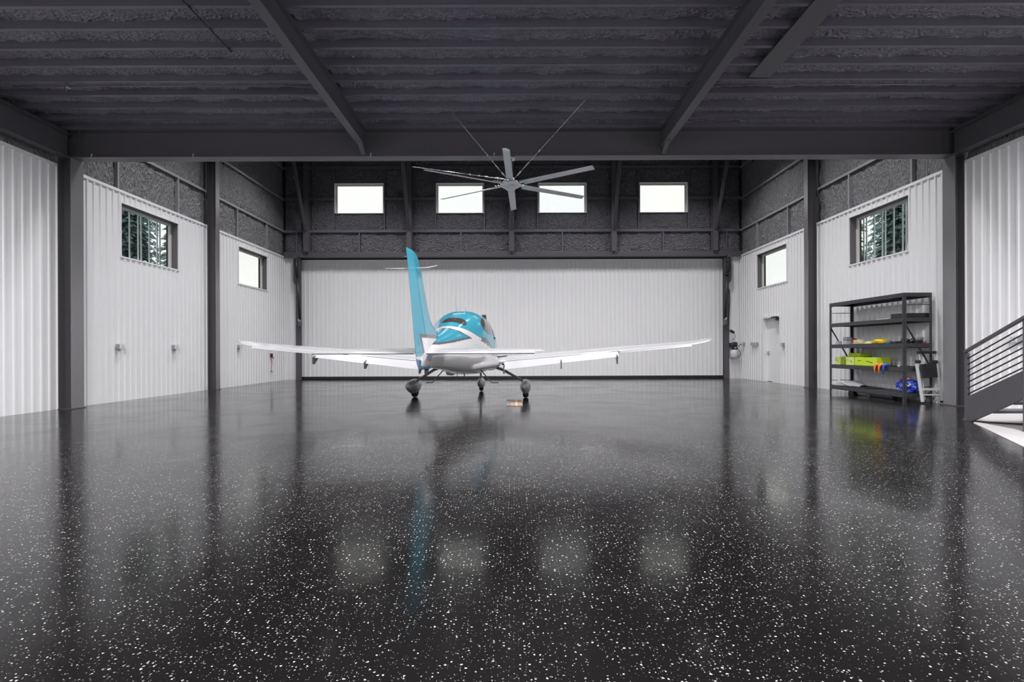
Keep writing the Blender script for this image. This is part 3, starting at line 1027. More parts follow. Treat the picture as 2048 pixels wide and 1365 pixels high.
# ------------------------------------------------------------------ ceiling fan
def fan():
    Yc = 10.46
    r = empty('ceiling_fan', (-0.06, Yc, 4.63), label='large six-blade silver ceiling fan hanging from the cross beam', cat='fan')
    q = MB().lathe([(0.001, -0.075), (0.10, -0.075), (0.115, -0.06), (0.115, -0.02), (0.19, -0.015), (0.20, 0.0), (0.20, 0.05), (0.17, 0.075), (0.09, 0.085), (0.08, 0.16), (0.001, 0.16)], (0, 0, 0), 32)
    q.build('motor_hub', 'fan_silver', r)
    MB().tube([(0, 0, 0.15), (0, 0, 0.56)], 0.035, 12).build('downrod', 'fan_silver', r)
    q = MB().box(-0.09, 0.09, -0.09, 0.09, 0.555, 0.578)
    q.build('mount_plate', 'fan_silver', r)
    n_ = 10
    for k in range(6):
        th = R(-92 + 60 * k)
        d = Vector((math.cos(th), math.sin(th), 0))
        s_ = Vector((-math.sin(th), math.cos(th), 0))
        pit = R(-15)
        q = MB()
        rings = []
        for i in range(9):
            t = i / 8
            rad = 0.30 + (1.86 - 0.30) * t
            c = 0.155 * (1 - 0.12 * t)
            p = pit
            ring = []
            for a, b in ((-0.5, 0.0), (-0.35, 0.012), (0.0, 0.020), (0.35, 0.012), (0.5, 0.0), (0.35, -0.001), (0.0, 0.004), (-0.35, -0.001)):
                ca = a * c
                ring.append(d * rad + s_ * (ca * math.cos(p) - b * math.sin(p)) + Vector((0, 0, ca * math.sin(p) + b * math.cos(p) + 0.02)))
            rings.append(ring)
        q.loft(rings)
        bld = q.build('blade', 'fan_silver', r)
        q = MB().bar(d * 0.16 + Vector((0, 0, 0.03)), d * 0.42 + Vector((0, 0, 0.035)), 0.06, 0.014)
        q.build('blade_arm', 'steel_bright', bld)
        q = MB()
        for rr in (0.24, 0.30, 0.37):
            for e in (-0.018, 0.018):
                c0 = d * rr + s_ * e
                q.lathe([(0.001, 0.0), (0.009, 0.0), (0.009, 0.05), (0.001, 0.05)], (c0.x, c0.y, 0.018), 8)
        o = q.build('bolts', 'steel_bright', bld)
        o['kind'] = 'stuff'
    for a, b in (((-0.07, -0.02, 0.14), Vector((-1.17, 9.60, ZJ)) - Vector((-0.06, Yc, 4.63))),
                 ((0.07, -0.02, 0.14), Vector((1.33, 9.08, ZJ)) - Vector((-0.06, Yc, 4.63))),
                 ((-0.07, 0.02, 0.14), Vector((-2.2, 10.9, 5.20)) - Vector((-0.06, Yc, 4.63)))):
        a = Vector(a); b = Vector(b)
        wv = MB().tube([a, b], 0.0055, 6).build('guy_wire', 'steel_bright', r)
        L = (b - a).length
        dd_ = (b - a).normalized()
        for nm, s0, s1, rr in (('clamp', 0.10, 0.20, 0.016), ('turnbuckle', 0.27, 0.42, 0.011), ('clamp', 0.50, 0.53, 0.014), ('clamp', 0.68, 0.71, 0.014)):
            MB().tube([a + dd_ * s0 * L * 0.55, a + dd_ * s1 * L * 0.55], rr, 8).build(nm, 'steel_bright', wv)


fan()


# ------------------------------------------------------------------ aircraft
PSI = R(5.0)
AC = empty('airplane', (-1.161, 12.25, 0), -PSI, label='turquoise and white low-wing propeller airplane seen from behind', cat='airplane')

ST = [  # y, z bottom, z top, half width, height of widest point, power
    (3.05, 1.08, 1.20, 0.06, 1.14, 2.0),
    (2.95, 0.96, 1.32, 0.19, 1.14, 2.0),
    (2.70, 0.84, 1.42, 0.33, 1.13, 2.2),
    (2.20, 0.70, 1.50, 0.50, 1.12, 2.4),
    (1.60, 0.62, 1.58, 0.58, 1.12, 2.4),
    (1.10, 0.60, 1.66, 0.63, 1.14, 2.4),
    (0.70, 0.60, 1.92, 0.67, 1.18, 2.5),
    (0.20, 0.60, 2.05, 0.70, 1.22, 2.6),
    (-0.40, 0.62, 2.115, 0.69, 1.28, 2.6),
    (-1.00, 0.66, 2.05, 0.625, 1.32, 2.5),
    (-1.60, 0.72, 1.86, 0.47, 1.28, 2.4),
    (-2.20, 0.78, 1.655, 0.34, 1.22, 2.1),
    (-2.90, 0.84, 1.49, 0.23, 1.16, 2.0),
    (-3.50, 0.88, 1.36, 0.14, 1.12, 2.0),
    (-4.00, 0.90, 1.22, 0.07, 1.06, 2.0),
    (-4.15, 0.92, 1.18, 0.03, 1.05, 2.0)]


def cr(p0, p1, p2, p3, t):
    return 0.5 * (2 * p1 + (p2 - p0) * t + (2 * p0 - 5 * p1 + 4 * p2 - p3) * t * t + (3 * p1 - p0 - 3 * p2 + p3) * t ** 3)


def station(y):
    for i in range(len(ST) - 1):
        if ST[i][0] >= y >= ST[i + 1][0]:
            t = (ST[i][0] - y) / (ST[i][0] - ST[i + 1][0])
            a = ST[max(i - 1, 0)]; b = ST[i]; c = ST[i + 1]; d = ST[min(i + 2, len(ST) - 1)]
            return [cr(a[k], b[k], c[k], d[k], t) for k in range(1, 6)]
    return list(ST[0][1:]) if y > ST[0][0] else list(ST[-1][1:])


def surf(y, th, off=0.0):
    """th: 0 = +x side, pi/2 = top"""
    zb, zt, hw, zm, pw = station(y)
    c, s = math.cos(th), math.sin(th)
    e = 2.0 / pw
    x = hw * math.copysign(abs(c) ** e, c)
    h = (zt - zm) if s >= 0 else (zm - zb)
    ee = e if s < 0 else 2.0 / (pw * 0.92)
    z = zm + h * math.copysign(abs(s) ** ee, s)
    v = Vector((x, y, z))
    if off:
        nrm = Vector((c / max(hw, 0.05), 0, s / max(h, 0.05))).normalized()
        v = v + nrm * off
    return v


CY = (0.06, 0.37, 0.50); WH = (0.80, 0.80, 0.81); GR = (0.15, 0.15, 0.16); BL = (0.012, 0.16, 0.32)


def livery_fuselage(y, z, th):
    # livery lines in the side view (y forward, z up)
    def lerp(pts, x):
        if x <= pts[0][0]: return pts[0][1]
        for (a, b), (c, d) in zip(pts, pts[1:]):
            if x <= c: return b + (d - b) * (x - a) / (c - a)
        return pts[-1][1]
    yl1 = lerp([(1.42, -1.70), (1.47, -1.86), (1.53, -2.06), (1.59, -2.19), (1.62, -2.30), (1.72, -2.42)], z)
    yl2 = lerp([(1.42, -1.13), (1.50, -1.38), (1.56, -1.57), (1.61, -1.73), (1.66, -1.93), (1.69, -2.10), (1.75, -2.18)], z)
    gt = lerp([(-4.2, 1.33), (-3.33, 1.335), (-2.62, 1.385), (-2.02, 1.45), (-1.7, 1.48)], y)
    if y <= yl1 and z > gt: return CY
    if y <= yl1 + 0.085 and z > gt - 0.04 and y < -1.72: return GR
    if z > 1.42:
        if y < yl2 - 0.035: return WH
        if y < yl2: return GR
        if z > lerp([(-1.0, 1.47), (-0.89, 1.42)], y) or y > -0.89: return CY
        return GR
    zc = lerp([(-0.89, 1.42), (-0.43, 1.28), (0.2, 1.13), (1.2, 1.0), (3.0, 0.95)], y)
    zg = lerp([(-1.37, 1.42), (-1.03, 1.34), (-0.43, 1.205), (0.2, 1.05), (1.2, 0.94), (3.0, 0.90)], y)
    if y < -1.37: return WH
    if z > zc and y > -0.89: return CY
    if z > zg: return GR
    return WH


AC_STYLE = {}


def fuselage():
    NY = 460
    ys = [3.05 - 7.2 * i / NY for i in range(NY + 1)]
    n_ = 168
    vs, fs = [], []
    cols = []
    for y in ys:
        for k in range(n_):
            th = 2 * math.pi * k / n_
            v = surf(y, th)
            vs.append(v)
            cols.append(livery_fuselage(y, v.z, th))
    for i in range(NY):
        for k in range(n_):
            k2 = (k + 1) % n_
            fs.append((i * n_ + k, i * n_ + k2, (i + 1) * n_ + k2, (i + 1) * n_ + k))
    fs.append(tuple(range(n_)))
    fs.append(tuple(range(NY * n_, (NY + 1) * n_))[::-1])
    me = bpy.data.meshes.new('fuselage')
    me.from_pydata(vs, [], fs)
    me.polygons.foreach_set('use_smooth', [True] * len(fs))
    a = me.color_attributes.new('livery', 'FLOAT_COLOR', 'POINT')
    for i, c in enumerate(cols):
        a.data[i].color = (*c, 1)
    me.materials.append(MATS['livery'])
    bm = bmesh.new(); bm.from_mesh(me); bmesh.ops.recalc_face_normals(bm, faces=bm.faces); bm.to_mesh(me); bm.free()
    return link('fuselage', me, AC)


def patch(name, m, parent, shape, off=0.004, nr=14):
    """curved pane on the fuselage: shape(t) -> (y, th) outline, filled towards its centre"""
    out_ = [shape(2 * math.pi * i / 48) for i in range(48)]
    cy = sum(p[0] for p in out_) / 48; ct = sum(p[1] for p in out_) / 48
    vs = [surf(cy, ct, off)]
    for j in range(1, nr + 1):
        f = j / nr
        for p in out_:
            vs.append(surf(cy + (p[0] - cy) * f, ct + (p[1] - ct) * f, off))
    fs = []
    for i in range(48):
        fs.append((0, 1 + i, 1 + (i + 1) % 48))
    for j in range(nr - 1):
        for i in range(48):
            a = 1 + j * 48
            fs.append((a + i, a + 48 + i, a + 48 + (i + 1) % 48, a + (i + 1) % 48))
    mb = MB(); mb.add(vs, fs, True)
    return mb.build(name, m, parent)


FZ = fuselage()
for sg in (1, -1):
    for yc, yl in ((-0.62, 0.43), (0.38, 0.46)):
        def sh(t, sg=sg, yc=yc, yl=yl):
            c, s = math.cos(t), math.sin(t)
            y = yc + yl * math.copysign(abs(c) ** 0.75, c)
            th = R(30 + (2 if yc < 0 else -1)) + R(17) * math.copysign(abs(s) ** 0.8, s) * (1.0 + (0.25 * c if yc < 0 else -0.25 * c))
            return y, (th if sg > 0 else math.pi - th)
        patch('cabin_window', 'canopy_glass', FZ, sh)
    q = MB()
    q.tube([surf(-0.14, math.pi / 2 - sg * R(a), 0.001) for a in range(30, 100, 5)], 0.005, 6)
    q.build('door_gap', 'gear_dark', FZ)
    q = MB().tube([surf(-0.05, math.pi / 2 - sg * R(76), 0.012), surf(0.06, math.pi / 2 - sg * R(77), 0.012)], 0.012, 8)
    q.build('door_handle', 'gear_dark', FZ)


def rearw(t):
    c, s = math.cos(t), math.sin(t)
    th = R(84) + R(31) * math.copysign(abs(s) ** 0.85, s)
    return -1.70 + (0.20 if c > 0 else 0.12) * math.copysign(abs(c) ** 0.8, c), th


patch('rear_window', 'canopy_glass', FZ, rearw)


def wshield(t):
    c, s = math.cos(t), math.sin(t)
    return 0.92 + 0.26 * c, R(90) + R(62) * math.copysign(abs(s) ** 0.7, s)


patch('windshield', 'canopy_glass', FZ, wshield)

# wing -------------------------------------------------
def wing_z(x):
    return 0.825 + 0.0885 * abs(x)      # trailing-edge height


def airfoil(c, t):
    """closed outline, s from trailing edge (0) to leading edge (1)"""
    up = [(0.0, 0.0), (0.15, 0.38), (0.35, 0.75), (0.55, 0.97), (0.72, 1.0), (0.86, 0.86), (0.95, 0.58), (0.99, 0.28), (1.0, 0.0)]
    lo = [(0.985, -0.25), (0.93, -0.42), (0.8, -0.5), (0.6, -0.48), (0.35, -0.30), (0.15, -0.12)]
    return [(a, b * t) for a, b in up + lo]


def wing_ring(x, le, te, zte, th, inc=0.03):
    c = le - te
    return [Vector((x, te + s * c, zte + b + inc * s)) for s, b in airfoil(c, th)]


wg = empty('wing_root_helper')
COL.objects.unlink(wg); bpy.data.objects.remove(wg)
for sg in (1, -1):
    name = 'wing'
    rings = []
    for x, le, te, th in ((0.35, 0.98, -0.45, 0.13), (1.0, 0.90, -0.42, 0.12), (2.3, 0.78, -0.40, 0.11), (3.6, 0.66, -0.38, 0.10), (4.8, 0.56, -0.36, 0.085), (5.35, 0.50, -0.34, 0.075)):
        rings.append(wing_ring(sg * x, le, te, wing_z(x), th))
    zt_ = wing_z(5.35)
    for x, le, te, th, dz in ((5.55, 0.44, -0.30, 0.06, 0.02), (5.72, 0.32, -0.24, 0.04, 0.055), (5.84, 0.15, -0.15, 0.012, 0.10)):
        rings.append(wing_ring(sg * x, le, te, wing_z(x) + dz, th))
    wg = MB().loft(rings).build('wing', 'plane_white', AC)
    MB().tube([Vector((sg * 0.98, -0.405, wing_z(0.98) + 0.014)), Vector((sg * 3.62, -0.385, wing_z(3.62) + 0.014))], 0.011, 6).build('flap_gap', 'gear_dark', wg)
    # aileron
    q = MB()
    rr = []
    for x, te2 in ((3.64, -0.60), (5.25, -0.50)):
        zz = wing_z(x)
        rr.append([Vector((sg * x, -0.385, zz + 0.022)), Vector((sg * x, -0.385, zz - 0.012)), Vector((sg * x, te2, zz - 0.03)), Vector((sg * x, te2, zz - 0.024))])
    q.loft(rr, smooth=False)
    q.build('aileron', 'plane_white', wg)
    # extended flap
    rr = []
    for x, dy, dz in ((0.98, -0.30, -0.165), (3.60, -0.22, -0.11)):
        zz = wing_z(x)
        t = x - 0.98
        a = Vector((sg * x, -0.43, zz + 0.0)); b = Vector((sg * x, -0.43 + dy, zz + dz))
        rr.append([a + Vector((0, 0.03, 0.0)), a + Vector((0, 0, 0.014)), b + Vector((0, 0, 0.004)), b, a + Vector((0, 0.0, -0.045))])
    fp = MB().loft(rr, smooth=False).build('flap', 'plane_white', wg)
    for x in (0.99, 2.30, 3.56):
        q = MB()
        zz = wing_z(x)
        q.prism([(0.0, -0.02), (-0.30, -0.10), (-0.30, -0.26), (-0.22, -0.27), (0.0, -0.10)], lambda a, b, d: (sg * x + d, -0.42 + a, zz + b), -0.012, 0.012)
        q.build('flap_hinge', 'gear_dark', fp)
    # dark step pad on the root
    if sg > 0:
        q = MB()
        rr = []
        for x in (0.62, 0.95):
            top = []
            for s in (0.50, 0.62, 0.74, 0.86):
                le, te = 0.93, -0.43
                zz = wing_z(x) + 0.03 * s
                up = [(0.35, 0.75), (0.55, 0.97), (0.72, 1.0), (0.86, 0.86), (0.95, 0.58)]
                for (a, b), (c, d) in zip(up, up[1:]):
                    if a <= s <= c: hh = b + (d - b) * (s - a) / (c - a)
                top.append(Vector((x, te + (le - te) * s, zz + hh * 0.125 + 0.006)))
            rr.append(top)
        q.add([*rr[0], *rr[1]], [(0, 1, 5, 4), (1, 2, 6, 5), (2, 3, 7, 6)])
        q.build('step_pad', 'black_rubber', wg)

# wing root fairing
for sg in (1, -1):
    rr = []
    for y, wd, z0, z1 in ((1.05, 0.60, 0.66, 0.98), (0.5, 0.74, 0.68, 1.10), (0.0, 0.82, 0.72, 1.10), (-0.45, 0.82, 0.76, 1.02), (-0.9, 0.62, 0.76, 0.98), (-1.4, 0.42, 0.78, 0.95)):
        zz = (z0 + z1) / 2; h = (z1 - z0) / 2
        ring = []
        for k in range(16):
            t = 2 * math.pi * k / 16
            ring.append(Vector((sg * (0.25 + (wd - 0.25) * 0.5 + (wd - 0.25) * 0.55 * math.cos(t)), y, zz - 0.10 * max(0, math.cos(t)) * 0.2 + h * math.sin(t))))
        rr.append(ring)
    MB().loft(rr).build('root_fairing', 'plane_white', AC)

# horizontal stabiliser
for sg in (1, -1):
    rr = []
    for x, le, te, th in ((0.04, -3.25, -3.85, 0.045), (1.0, -3.33, -3.84, 0.04), (1.85, -3.40, -3.83, 0.030), (1.95, -3.48, -3.80, 0.022), (2.0, -3.60, -3.76, 0.006)):
        rr.append(wing_ring(sg * x, le, te, 1.178, th, inc=0.012))
    stb = MB().loft(rr).build('stabiliser', 'tail_white', AC)
    rr = []
    for x, c in ((0.10, 0.30), (1.86, 0.22)):
        rr.append([Vector((sg * x, -3.865, 1.208 if x < 1 else 1.200)), Vector((sg * x, -3.865, 1.160)), Vector((sg * x, -3.87 - c, 1.140)), Vector((sg * x, -3.87 - c, 1.147))])
    MB().loft(rr, smooth=False).build('elevator', 'tail_white', stb)
    MB().tube([Vector((sg * 0.1, -3.87 - 0.295, 1.138)), Vector((sg * 1.86, -3.87 - 0.216, 1.138))], 0.009, 6).build('trim_edge', 'gear_dark', stb)

# fin and rudder ------------------------------------------
def finpt(y, z, side, th):
    return Vector((side * th, y, z))


def thick(z, frac):
    base = 0.062 - 0.036 * max(0, min(1, (z - 1.2) / 1.5))
    return base * frac


def fin_mesh(outline_le, outline_te, zs, cols, name, te_frac, le_frac, nz_=150):
    """lofted between a leading and a trailing line given as z -> y"""
    def at(pts, z):
        for (a, b), (c, d) in zip(pts, pts[1:]):
            if a <= z <= c: return b + (d - b) * (z - a) / (c - a)
        return pts[-1][1] if z > pts[-1][0] else pts[0][1]
    vs, fs, cl_ = [], [], []
    S = [0, 0.02, 0.05] + [0.08 + 0.92 * i / 44 for i in range(45)]
    n_ = len(S)
    ring = n_ * 2 - 2
    for j in range(nz_ + 1):
        z = zs[0] + (zs[1] - zs[0]) * j / nz_
        le, te = at(outline_le, z), at(outline_te, z)
        for side, seq in ((1, range(n_)), (-1, range(n_ - 2, 0, -1))):
            for i in seq:
                s = S[i]
                y = le + (te - le) * s
                w_ = le_frac(s) if True else 0
                vs.append((side * thick(z, w_), y, z))
                cl_.append(cols(y, z))
    for j in range(nz_):
        for k in range(ring):
            k2 = (k + 1) % ring
            fs.append((j * ring + k, j * ring + k2, (j + 1) * ring + k2, (j + 1) * ring + k))
    fs.append(tuple(range(ring)))
    fs.append(tuple(range(nz_ * ring, (nz_ + 1) * ring))[::-1])
    me = bpy.data.meshes.new(name)
    me.from_pydata(vs, [], fs)
    me.polygons.foreach_set('use_smooth', [True] * len(fs))
    a = me.color_attributes.new('livery', 'FLOAT_COLOR', 'POINT')
    for i, c in enumerate(cl_):
        a.data[i].color = (*c, 1)
    me.materials.append(MATS['livery'])
    bm = bmesh.new(); bm.from_mesh(me); bmesh.ops.recalc_face_normals(bm, faces=bm.faces); bm.to_mesh(me); bm.free()
    return link(name, me, AC)


HINGE = [(0.88, -3.735), (0.97, -3.77), (2.50, -4.53), (2.75, -4.655)]
LE = [(0.88, -3.30), (1.30, -3.00), (1.50, -2.95), (1.56, -3.10), (1.62, -3.35), (1.70, -3.52), (1.85, -3.66), (2.39, -4.02), (2.62, -4.22), (2.69, -4.36), (2.72, -4.62)]
TE = [(0.875, -4.10), (0.90, -4.25), (1.0, -4.35), (1.17, -4.42), (2.0, -4.66), (2.55, -4.83), (2.70, -4.89), (2.73, -4.90)]


def fin_col(y, z):
    # white wedge with a grey outline near the base, deep blue foot
    if z > 1.46: return CY
    # grey line: horizontal at z~1.42, back edge slanting forward and down
    yb = -4.28 + (1.45 - z) * 0.62
    if z > 1.40: return GR if y > yb else CY
    if z < 1.09:
        if z < 1.0 + 0.12 * max(0, (-3.9 - y)) : return BL
        return WH
    if y > yb + 0.07: return WH
    if y > yb: return GR
    return CY


fin_mesh(LE, [(z, y + 0.012) for z, y in HINGE], (0.90, 2.715), fin_col, 'tail_fin', None, lambda s: min(1.0, (s / 0.30)) ** 0.5 if s < 0.30 else 1.0)
fin_mesh([(z, y - 0.012) for z, y in HINGE], TE, (0.878, 2.72), fin_col, 'rudder', None, lambda s: max(0.10, 0.93 * (1 - s)))
MB().tube([(0, -3.72, 0.95), (0, -3.77, 0.83), (0, -3.80, 0.76)], [0.05, 0.035, 0.02], 10).build('tail_skid', 'gear_dark', AC)
# whip antennas on the fin
MB().tube([(0.0, -4.45, 2.48), (-0.24, -4.40, 2.485), (-0.50, -4.36, 2.50)], [0.009, 0.008, 0.006], 6).build('whip_antenna', 'plane_white', AC)
MB().tube([(0.0, -4.45, 2.48), (0.20, -4.42, 2.49), (0.34, -4.36, 2.53)], [0.009, 0.008, 0.006], 6).build('whip_antenna', 'plane_white', AC)
MB().tube([(-0.01, -4.72, 2.61), (-0.07, -4.75, 2.61)], 0.005, 6).build('static_wick', 'plane_white', AC)
# tail cone control fairings
for sx in (0.07, -0.06):
    MB().lathe([(0.001, 0.0), (0.03, 0.0), (0.045, 0.02), (0.04, 0.05), (0.001, 0.06)], (sx, -3.9, 1.06), 12, 'X').build('trim_fairing', 'plane_white', AC)
# roof antennas
for x, y in ((-0.03, -0.75), (0.04, -0.35), (0.10, -0.75)):
    zt = surf(y, math.pi / 2).z
    q = MB().prism([(-0.05, -0.02), (0.05, -0.02), (0.0, 0.09), (-0.035, 0.09)], lambda a, b, d: (x + d, y + a, zt + b), -0.006, 0.006)
    q.build('blade_antenna', 'plane_white', AC)
zt = surf(-0.6, math.pi / 2).z
MB().tube([(-0.12, -0.6, zt - 0.02), (-0.14, -0.72, zt + 0.42)], [0.008, 0.004], 6).build('whip_antenna', 'plane_white', AC)
MB().prism([(-0.06, -0.05), (0.08, -0.05), (0.06, 0.07), (-0.02, 0.11), (-0.05, 0.08)], lambda a, b, d: (0.42 + d, 0.1 + a, 1.97 + b), -0.05, 0.05).build('roof_vent', 'plastic_black', AC, bevel=0.015)
# belly antennas
MB().tube([(-0.05, -0.9, 0.68), (-0.05, -0.95, 0.54)], [0.008, 0.004], 6).build('belly_antenna', 'gear_dark', AC)
MB().prism([(-0.05, 0.02), (0.05, 0.02), (0.0, -0.08), (-0.04, -0.08)], lambda a, b, d: (0.08 + d, -0.7 + a, 0.64 + b), -0.006, 0.006).build('belly_antenna', 'gear_dark', AC)
rr = []
for y, wd, h in ((-0.1, 0.02, 0.01), (-0.25, 0.06, 0.06), (-0.6, 0.08, 0.08), (-1.0, 0.05, 0.05), (-1.2, 0.01, 0.01)):
    rr.append([Vector((-0.24 + wd * math.cos(t * math.pi / 6), y, 0.68 + h * math.sin(t * math.pi / 6))) for t in range(12)])
MB().loft(rr).build('belly_scoop', 'plane_white', AC)

# landing gear
for sg in (1, -1):
    rr = []
    for x, y, z, wd, t in ((0.62, 0.15, 0.80, 0.20, 0.030), (0.88, 0.22, 0.70, 0.15, 0.028), (1.12, 0.32, 0.56, 0.11, 0.024), (1.36, 0.40, 0.42, 0.09, 0.022)):
        rr.append([Vector((sg * (x + t * math.cos(k * math.pi / 5) * 0.8), y + wd * 0.5 * math.sin(k * math.pi / 5), z + t * math.cos(k * math.pi / 5))) for k in range(10)])
    g = MB().loft(rr).build('gear_leg', 'pant_grey', AC)
    xc = sg * 1.42
    rr = []
    for y, hw_, zb, zt2 in ((0.86, 0.015, 0.30, 0.33), (0.80, 0.07, 0.20, 0.40), (0.62, 0.115, 0.11, 0.45), (0.40, 0.13, 0.075, 0.47), (0.20, 0.125, 0.10, 0.46), (0.0, 0.10, 0.15, 0.43), (-0.2, 0.06, 0.22, 0.39), (-0.36, 0.012, 0.30, 0.34)):
        zc = (zb + zt2) / 2; h = (zt2 - zb) / 2
        ring = []
        for k in range(20):
            t = 2 * math.pi * k / 20
            c, s = math.cos(t), math.sin(t)
            nar = 1.0 if s > -0.2 else 1.0 + (s + 0.2) * 0.55
            ring.append(Vector((xc + hw_ * math.copysign(abs(c) ** 0.8, c) * nar, y, zc + h * math.copysign(abs(s) ** 0.85, s))))
        rr.append(ring)
    MB().loft(rr).build('wheel_pant', 'pant_grey', AC)
    MB().lathe([(0.03, -0.065), (0.15, -0.065), (0.175, -0.045), (0.182, 0.0), (0.175, 0.045), (0.15, 0.065), (0.03, 0.065)], (xc, 0.42, 0.182), 28, 'X').build('wheel', 'tyre', AC)
    # boarding step
    MB().tube([(sg * 0.40, -0.6, 0.78), (sg * 0.70, -0.62, 0.44), (sg * 0.85, -0.62, 0.438)], 0.013, 8).build('boarding_step', 'gear_dark', AC)
# nose gear and propeller
q = MB().tube([(0, 2.15, 0.75), (0, 2.30, 0.34), (0, 2.32, 0.22)], [0.035, 0.03, 0.03], 10)
q.build('nose_strut', 'pant_grey', AC)
rr = []
for y, hw_, zb, zt2 in ((2.72, 0.01, 0.27, 0.30), (2.62, 0.07, 0.16, 0.36), (2.40, 0.105, 0.08, 0.40), (2.15, 0.09, 0.11, 0.38), (1.95, 0.05, 0.18, 0.34), (1.82, 0.01, 0.26, 0.29)):
    zc = (zb + zt2) / 2; h = (zt2 - zb) / 2
    rr.append([Vector((hw_ * math.cos(k * math.pi / 8), y, zc + h * math.sin(k * math.pi / 8))) for k in range(16)])
MB().loft(rr).build('wheel_pant', 'pant_grey', AC)
MB().lathe([(0.02, -0.05), (0.13, -0.05), (0.155, 0.0), (0.13, 0.05), (0.02, 0.05)], (0, 2.36, 0.155), 24, 'X').build('wheel', 'tyre', AC)
MB().lathe([(0.17, 3.0), (0.16, 3.1), (0.12, 3.22), (0.06, 3.31), (0.005, 3.35)], (0, 0, 1.14), 24, 'Y').build('spinner', 'plane_white', AC)
for k in range(3):
    t = R(90 + 120 * k)
    rr = []
    for s, c, pt in ((0.12, 0.05, 40), (0.35, 0.085, 30), (0.65, 0.08, 20), (0.90, 0.045, 14), (0.97, 0.01, 12)):
        d = Vector((math.cos(t), 0, math.sin(t))); e = Vector((-math.sin(t), 0, math.cos(t)))
        a = R(pt)
        ring = []
        for u, v in ((-1, 0), (-0.4, 0.12), (0.4, 0.12), (1, 0), (0.4, -0.05), (-0.4, -0.05)):
            ring.append(Vector((0, 3.12, 1.14)) + d * s + (e * math.cos(a) + Vector((0, math.sin(a), 0))) * c * u + Vector((0, 1, 0)) * v * c)
        rr.append(ring)
    MB().loft(rr).build('propeller_blade', 'plastic_black', AC)

# flat tan and cream patch on the floor behind the wheel
q = MB()
A = [P(1013, 802.5, 1.19 / 0.1015 * 1.0)]
cb = empty('striped_patch', (-0.005, 11.30, 0), label='small tan and cream striped patch on the floor behind the wheel', cat='cardboard')
mat('tan', (0.46, 0.32, 0.23), 0.7, var=0.1)
mat('cream', (0.68, 0.60, 0.40), 0.7, var=0.1)
mat('tan_grey', (0.30, 0.25, 0.22), 0.7, var=0.1)
for a, b, m_ in ((-0.165, -0.075, 'tan_grey'), (-0.075, 0.035, 'tan'), (0.035, 0.075, 'cream'), (0.075, 0.185, 'tan')):
    MB().prism([(a, -0.62), (b, -0.62), (b, 0.62), (a, 0.62)], lambda p, s, d: (p, s, d), 0.0, 0.012).build('patch_strip', m_, cb)


# ------------------------------------------------------------------ steel shelving
def shelving():
    y0, y1 = 11.1, 13.72          # near end, far end
    xf, xb = 8.66, 9.28
    H = 2.44
    r = empty('storage_rack', (8.97, (y0 + y1) / 2, 0), label='tall black steel shelving rack with five shelves against the ribbed wall', cat='shelf')
    ox, oy = -8.97, -(y0 + y1) / 2
    def T(x, y, z): return (x + ox, y + oy, z)
    # posts: angle section with a toothed inner edge
    for x, sx in ((xf, 1), (xb, -1)):
        for y, sy in ((y0, 1), (y1, -1)):
            q = MB()
            a = T(x, y, 0)
            q.box(a[0], a[0] + sx * 0.048, a[1], a[1] + sy * 0.004, 0, H)
            q.box(a[0], a[0] + sx * 0.004, a[1], a[1] + sy * 0.055, 0, H)
            p = q.build('post', 'rack_steel', r)
            q = MB()
            z = 0.06
            while z < H - 0.06:
                q.box(a[0] + sx * 0.048, a[0] + sx * 0.062, a[1], a[1] + sy * 0.004, z, z + 0.028)
                z += 0.05
            o = q.build('teeth', 'rack_steel', p)
            o['kind'] = 'stuff'
    for zt in (H, 1.885, 1.315, 0.775, 0.205):
        sh = MB().box(xf + 0.01 + ox, xb - 0.01 + ox, y0 + 0.01 + oy, y1 - 0.01 + oy, zt - 0.022, zt - 0.006).build('shelf_board', 'rack_steel', r)
        for x in (xf - 0.004, xb - 0.004):
            MB().box(x + ox, x + 0.008 + ox, y0 + 0.004 + oy, y1 - 0.004 + oy, zt - 0.10, zt).box(x + ox, x + (0.03 if x < 9 else -0.03) + ox, y0 + 0.004 + oy, y1 - 0.004 + oy, zt - 0.10, zt - 0.094).build('beam', 'rack_steel', sh)
        for y in (y0 - 0.002, y1 - 0.004):
            MB().box(xf + ox, xb + ox, y + oy, y + 0.006 + oy, zt - 0.085, zt).build('end_beam', 'rack_steel', sh)
        for y in (y0 + 0.85, y0 + 1.75):
            MB().box(xf + ox, xb + ox, y - 0.03 + oy, y + 0.03 + oy, zt - 0.07, zt - 0.022).build('cross_tie', 'rack_steel', sh)
    for y in (y0 + 0.012, y1 - 0.012):
        MB().bar(T(xf + 0.02, y, 1.78), T(xb - 0.02, y, 0.78), 0.02, 0.035, up=(0, 1, 0)).build('brace', 'rack_steel', r)
        MB().box(xf + ox, xb + ox, y - 0.006 + oy, y + 0.006 + oy, 2.165, 2.18).build('tie_rod', 'rack_steel', r)
        MB().box(xf + ox, xb + ox, y - 0.006 + oy, y + 0.006 + oy, 0.335, 0.35).build('tie_rod', 'rack_steel', r)


shelving()


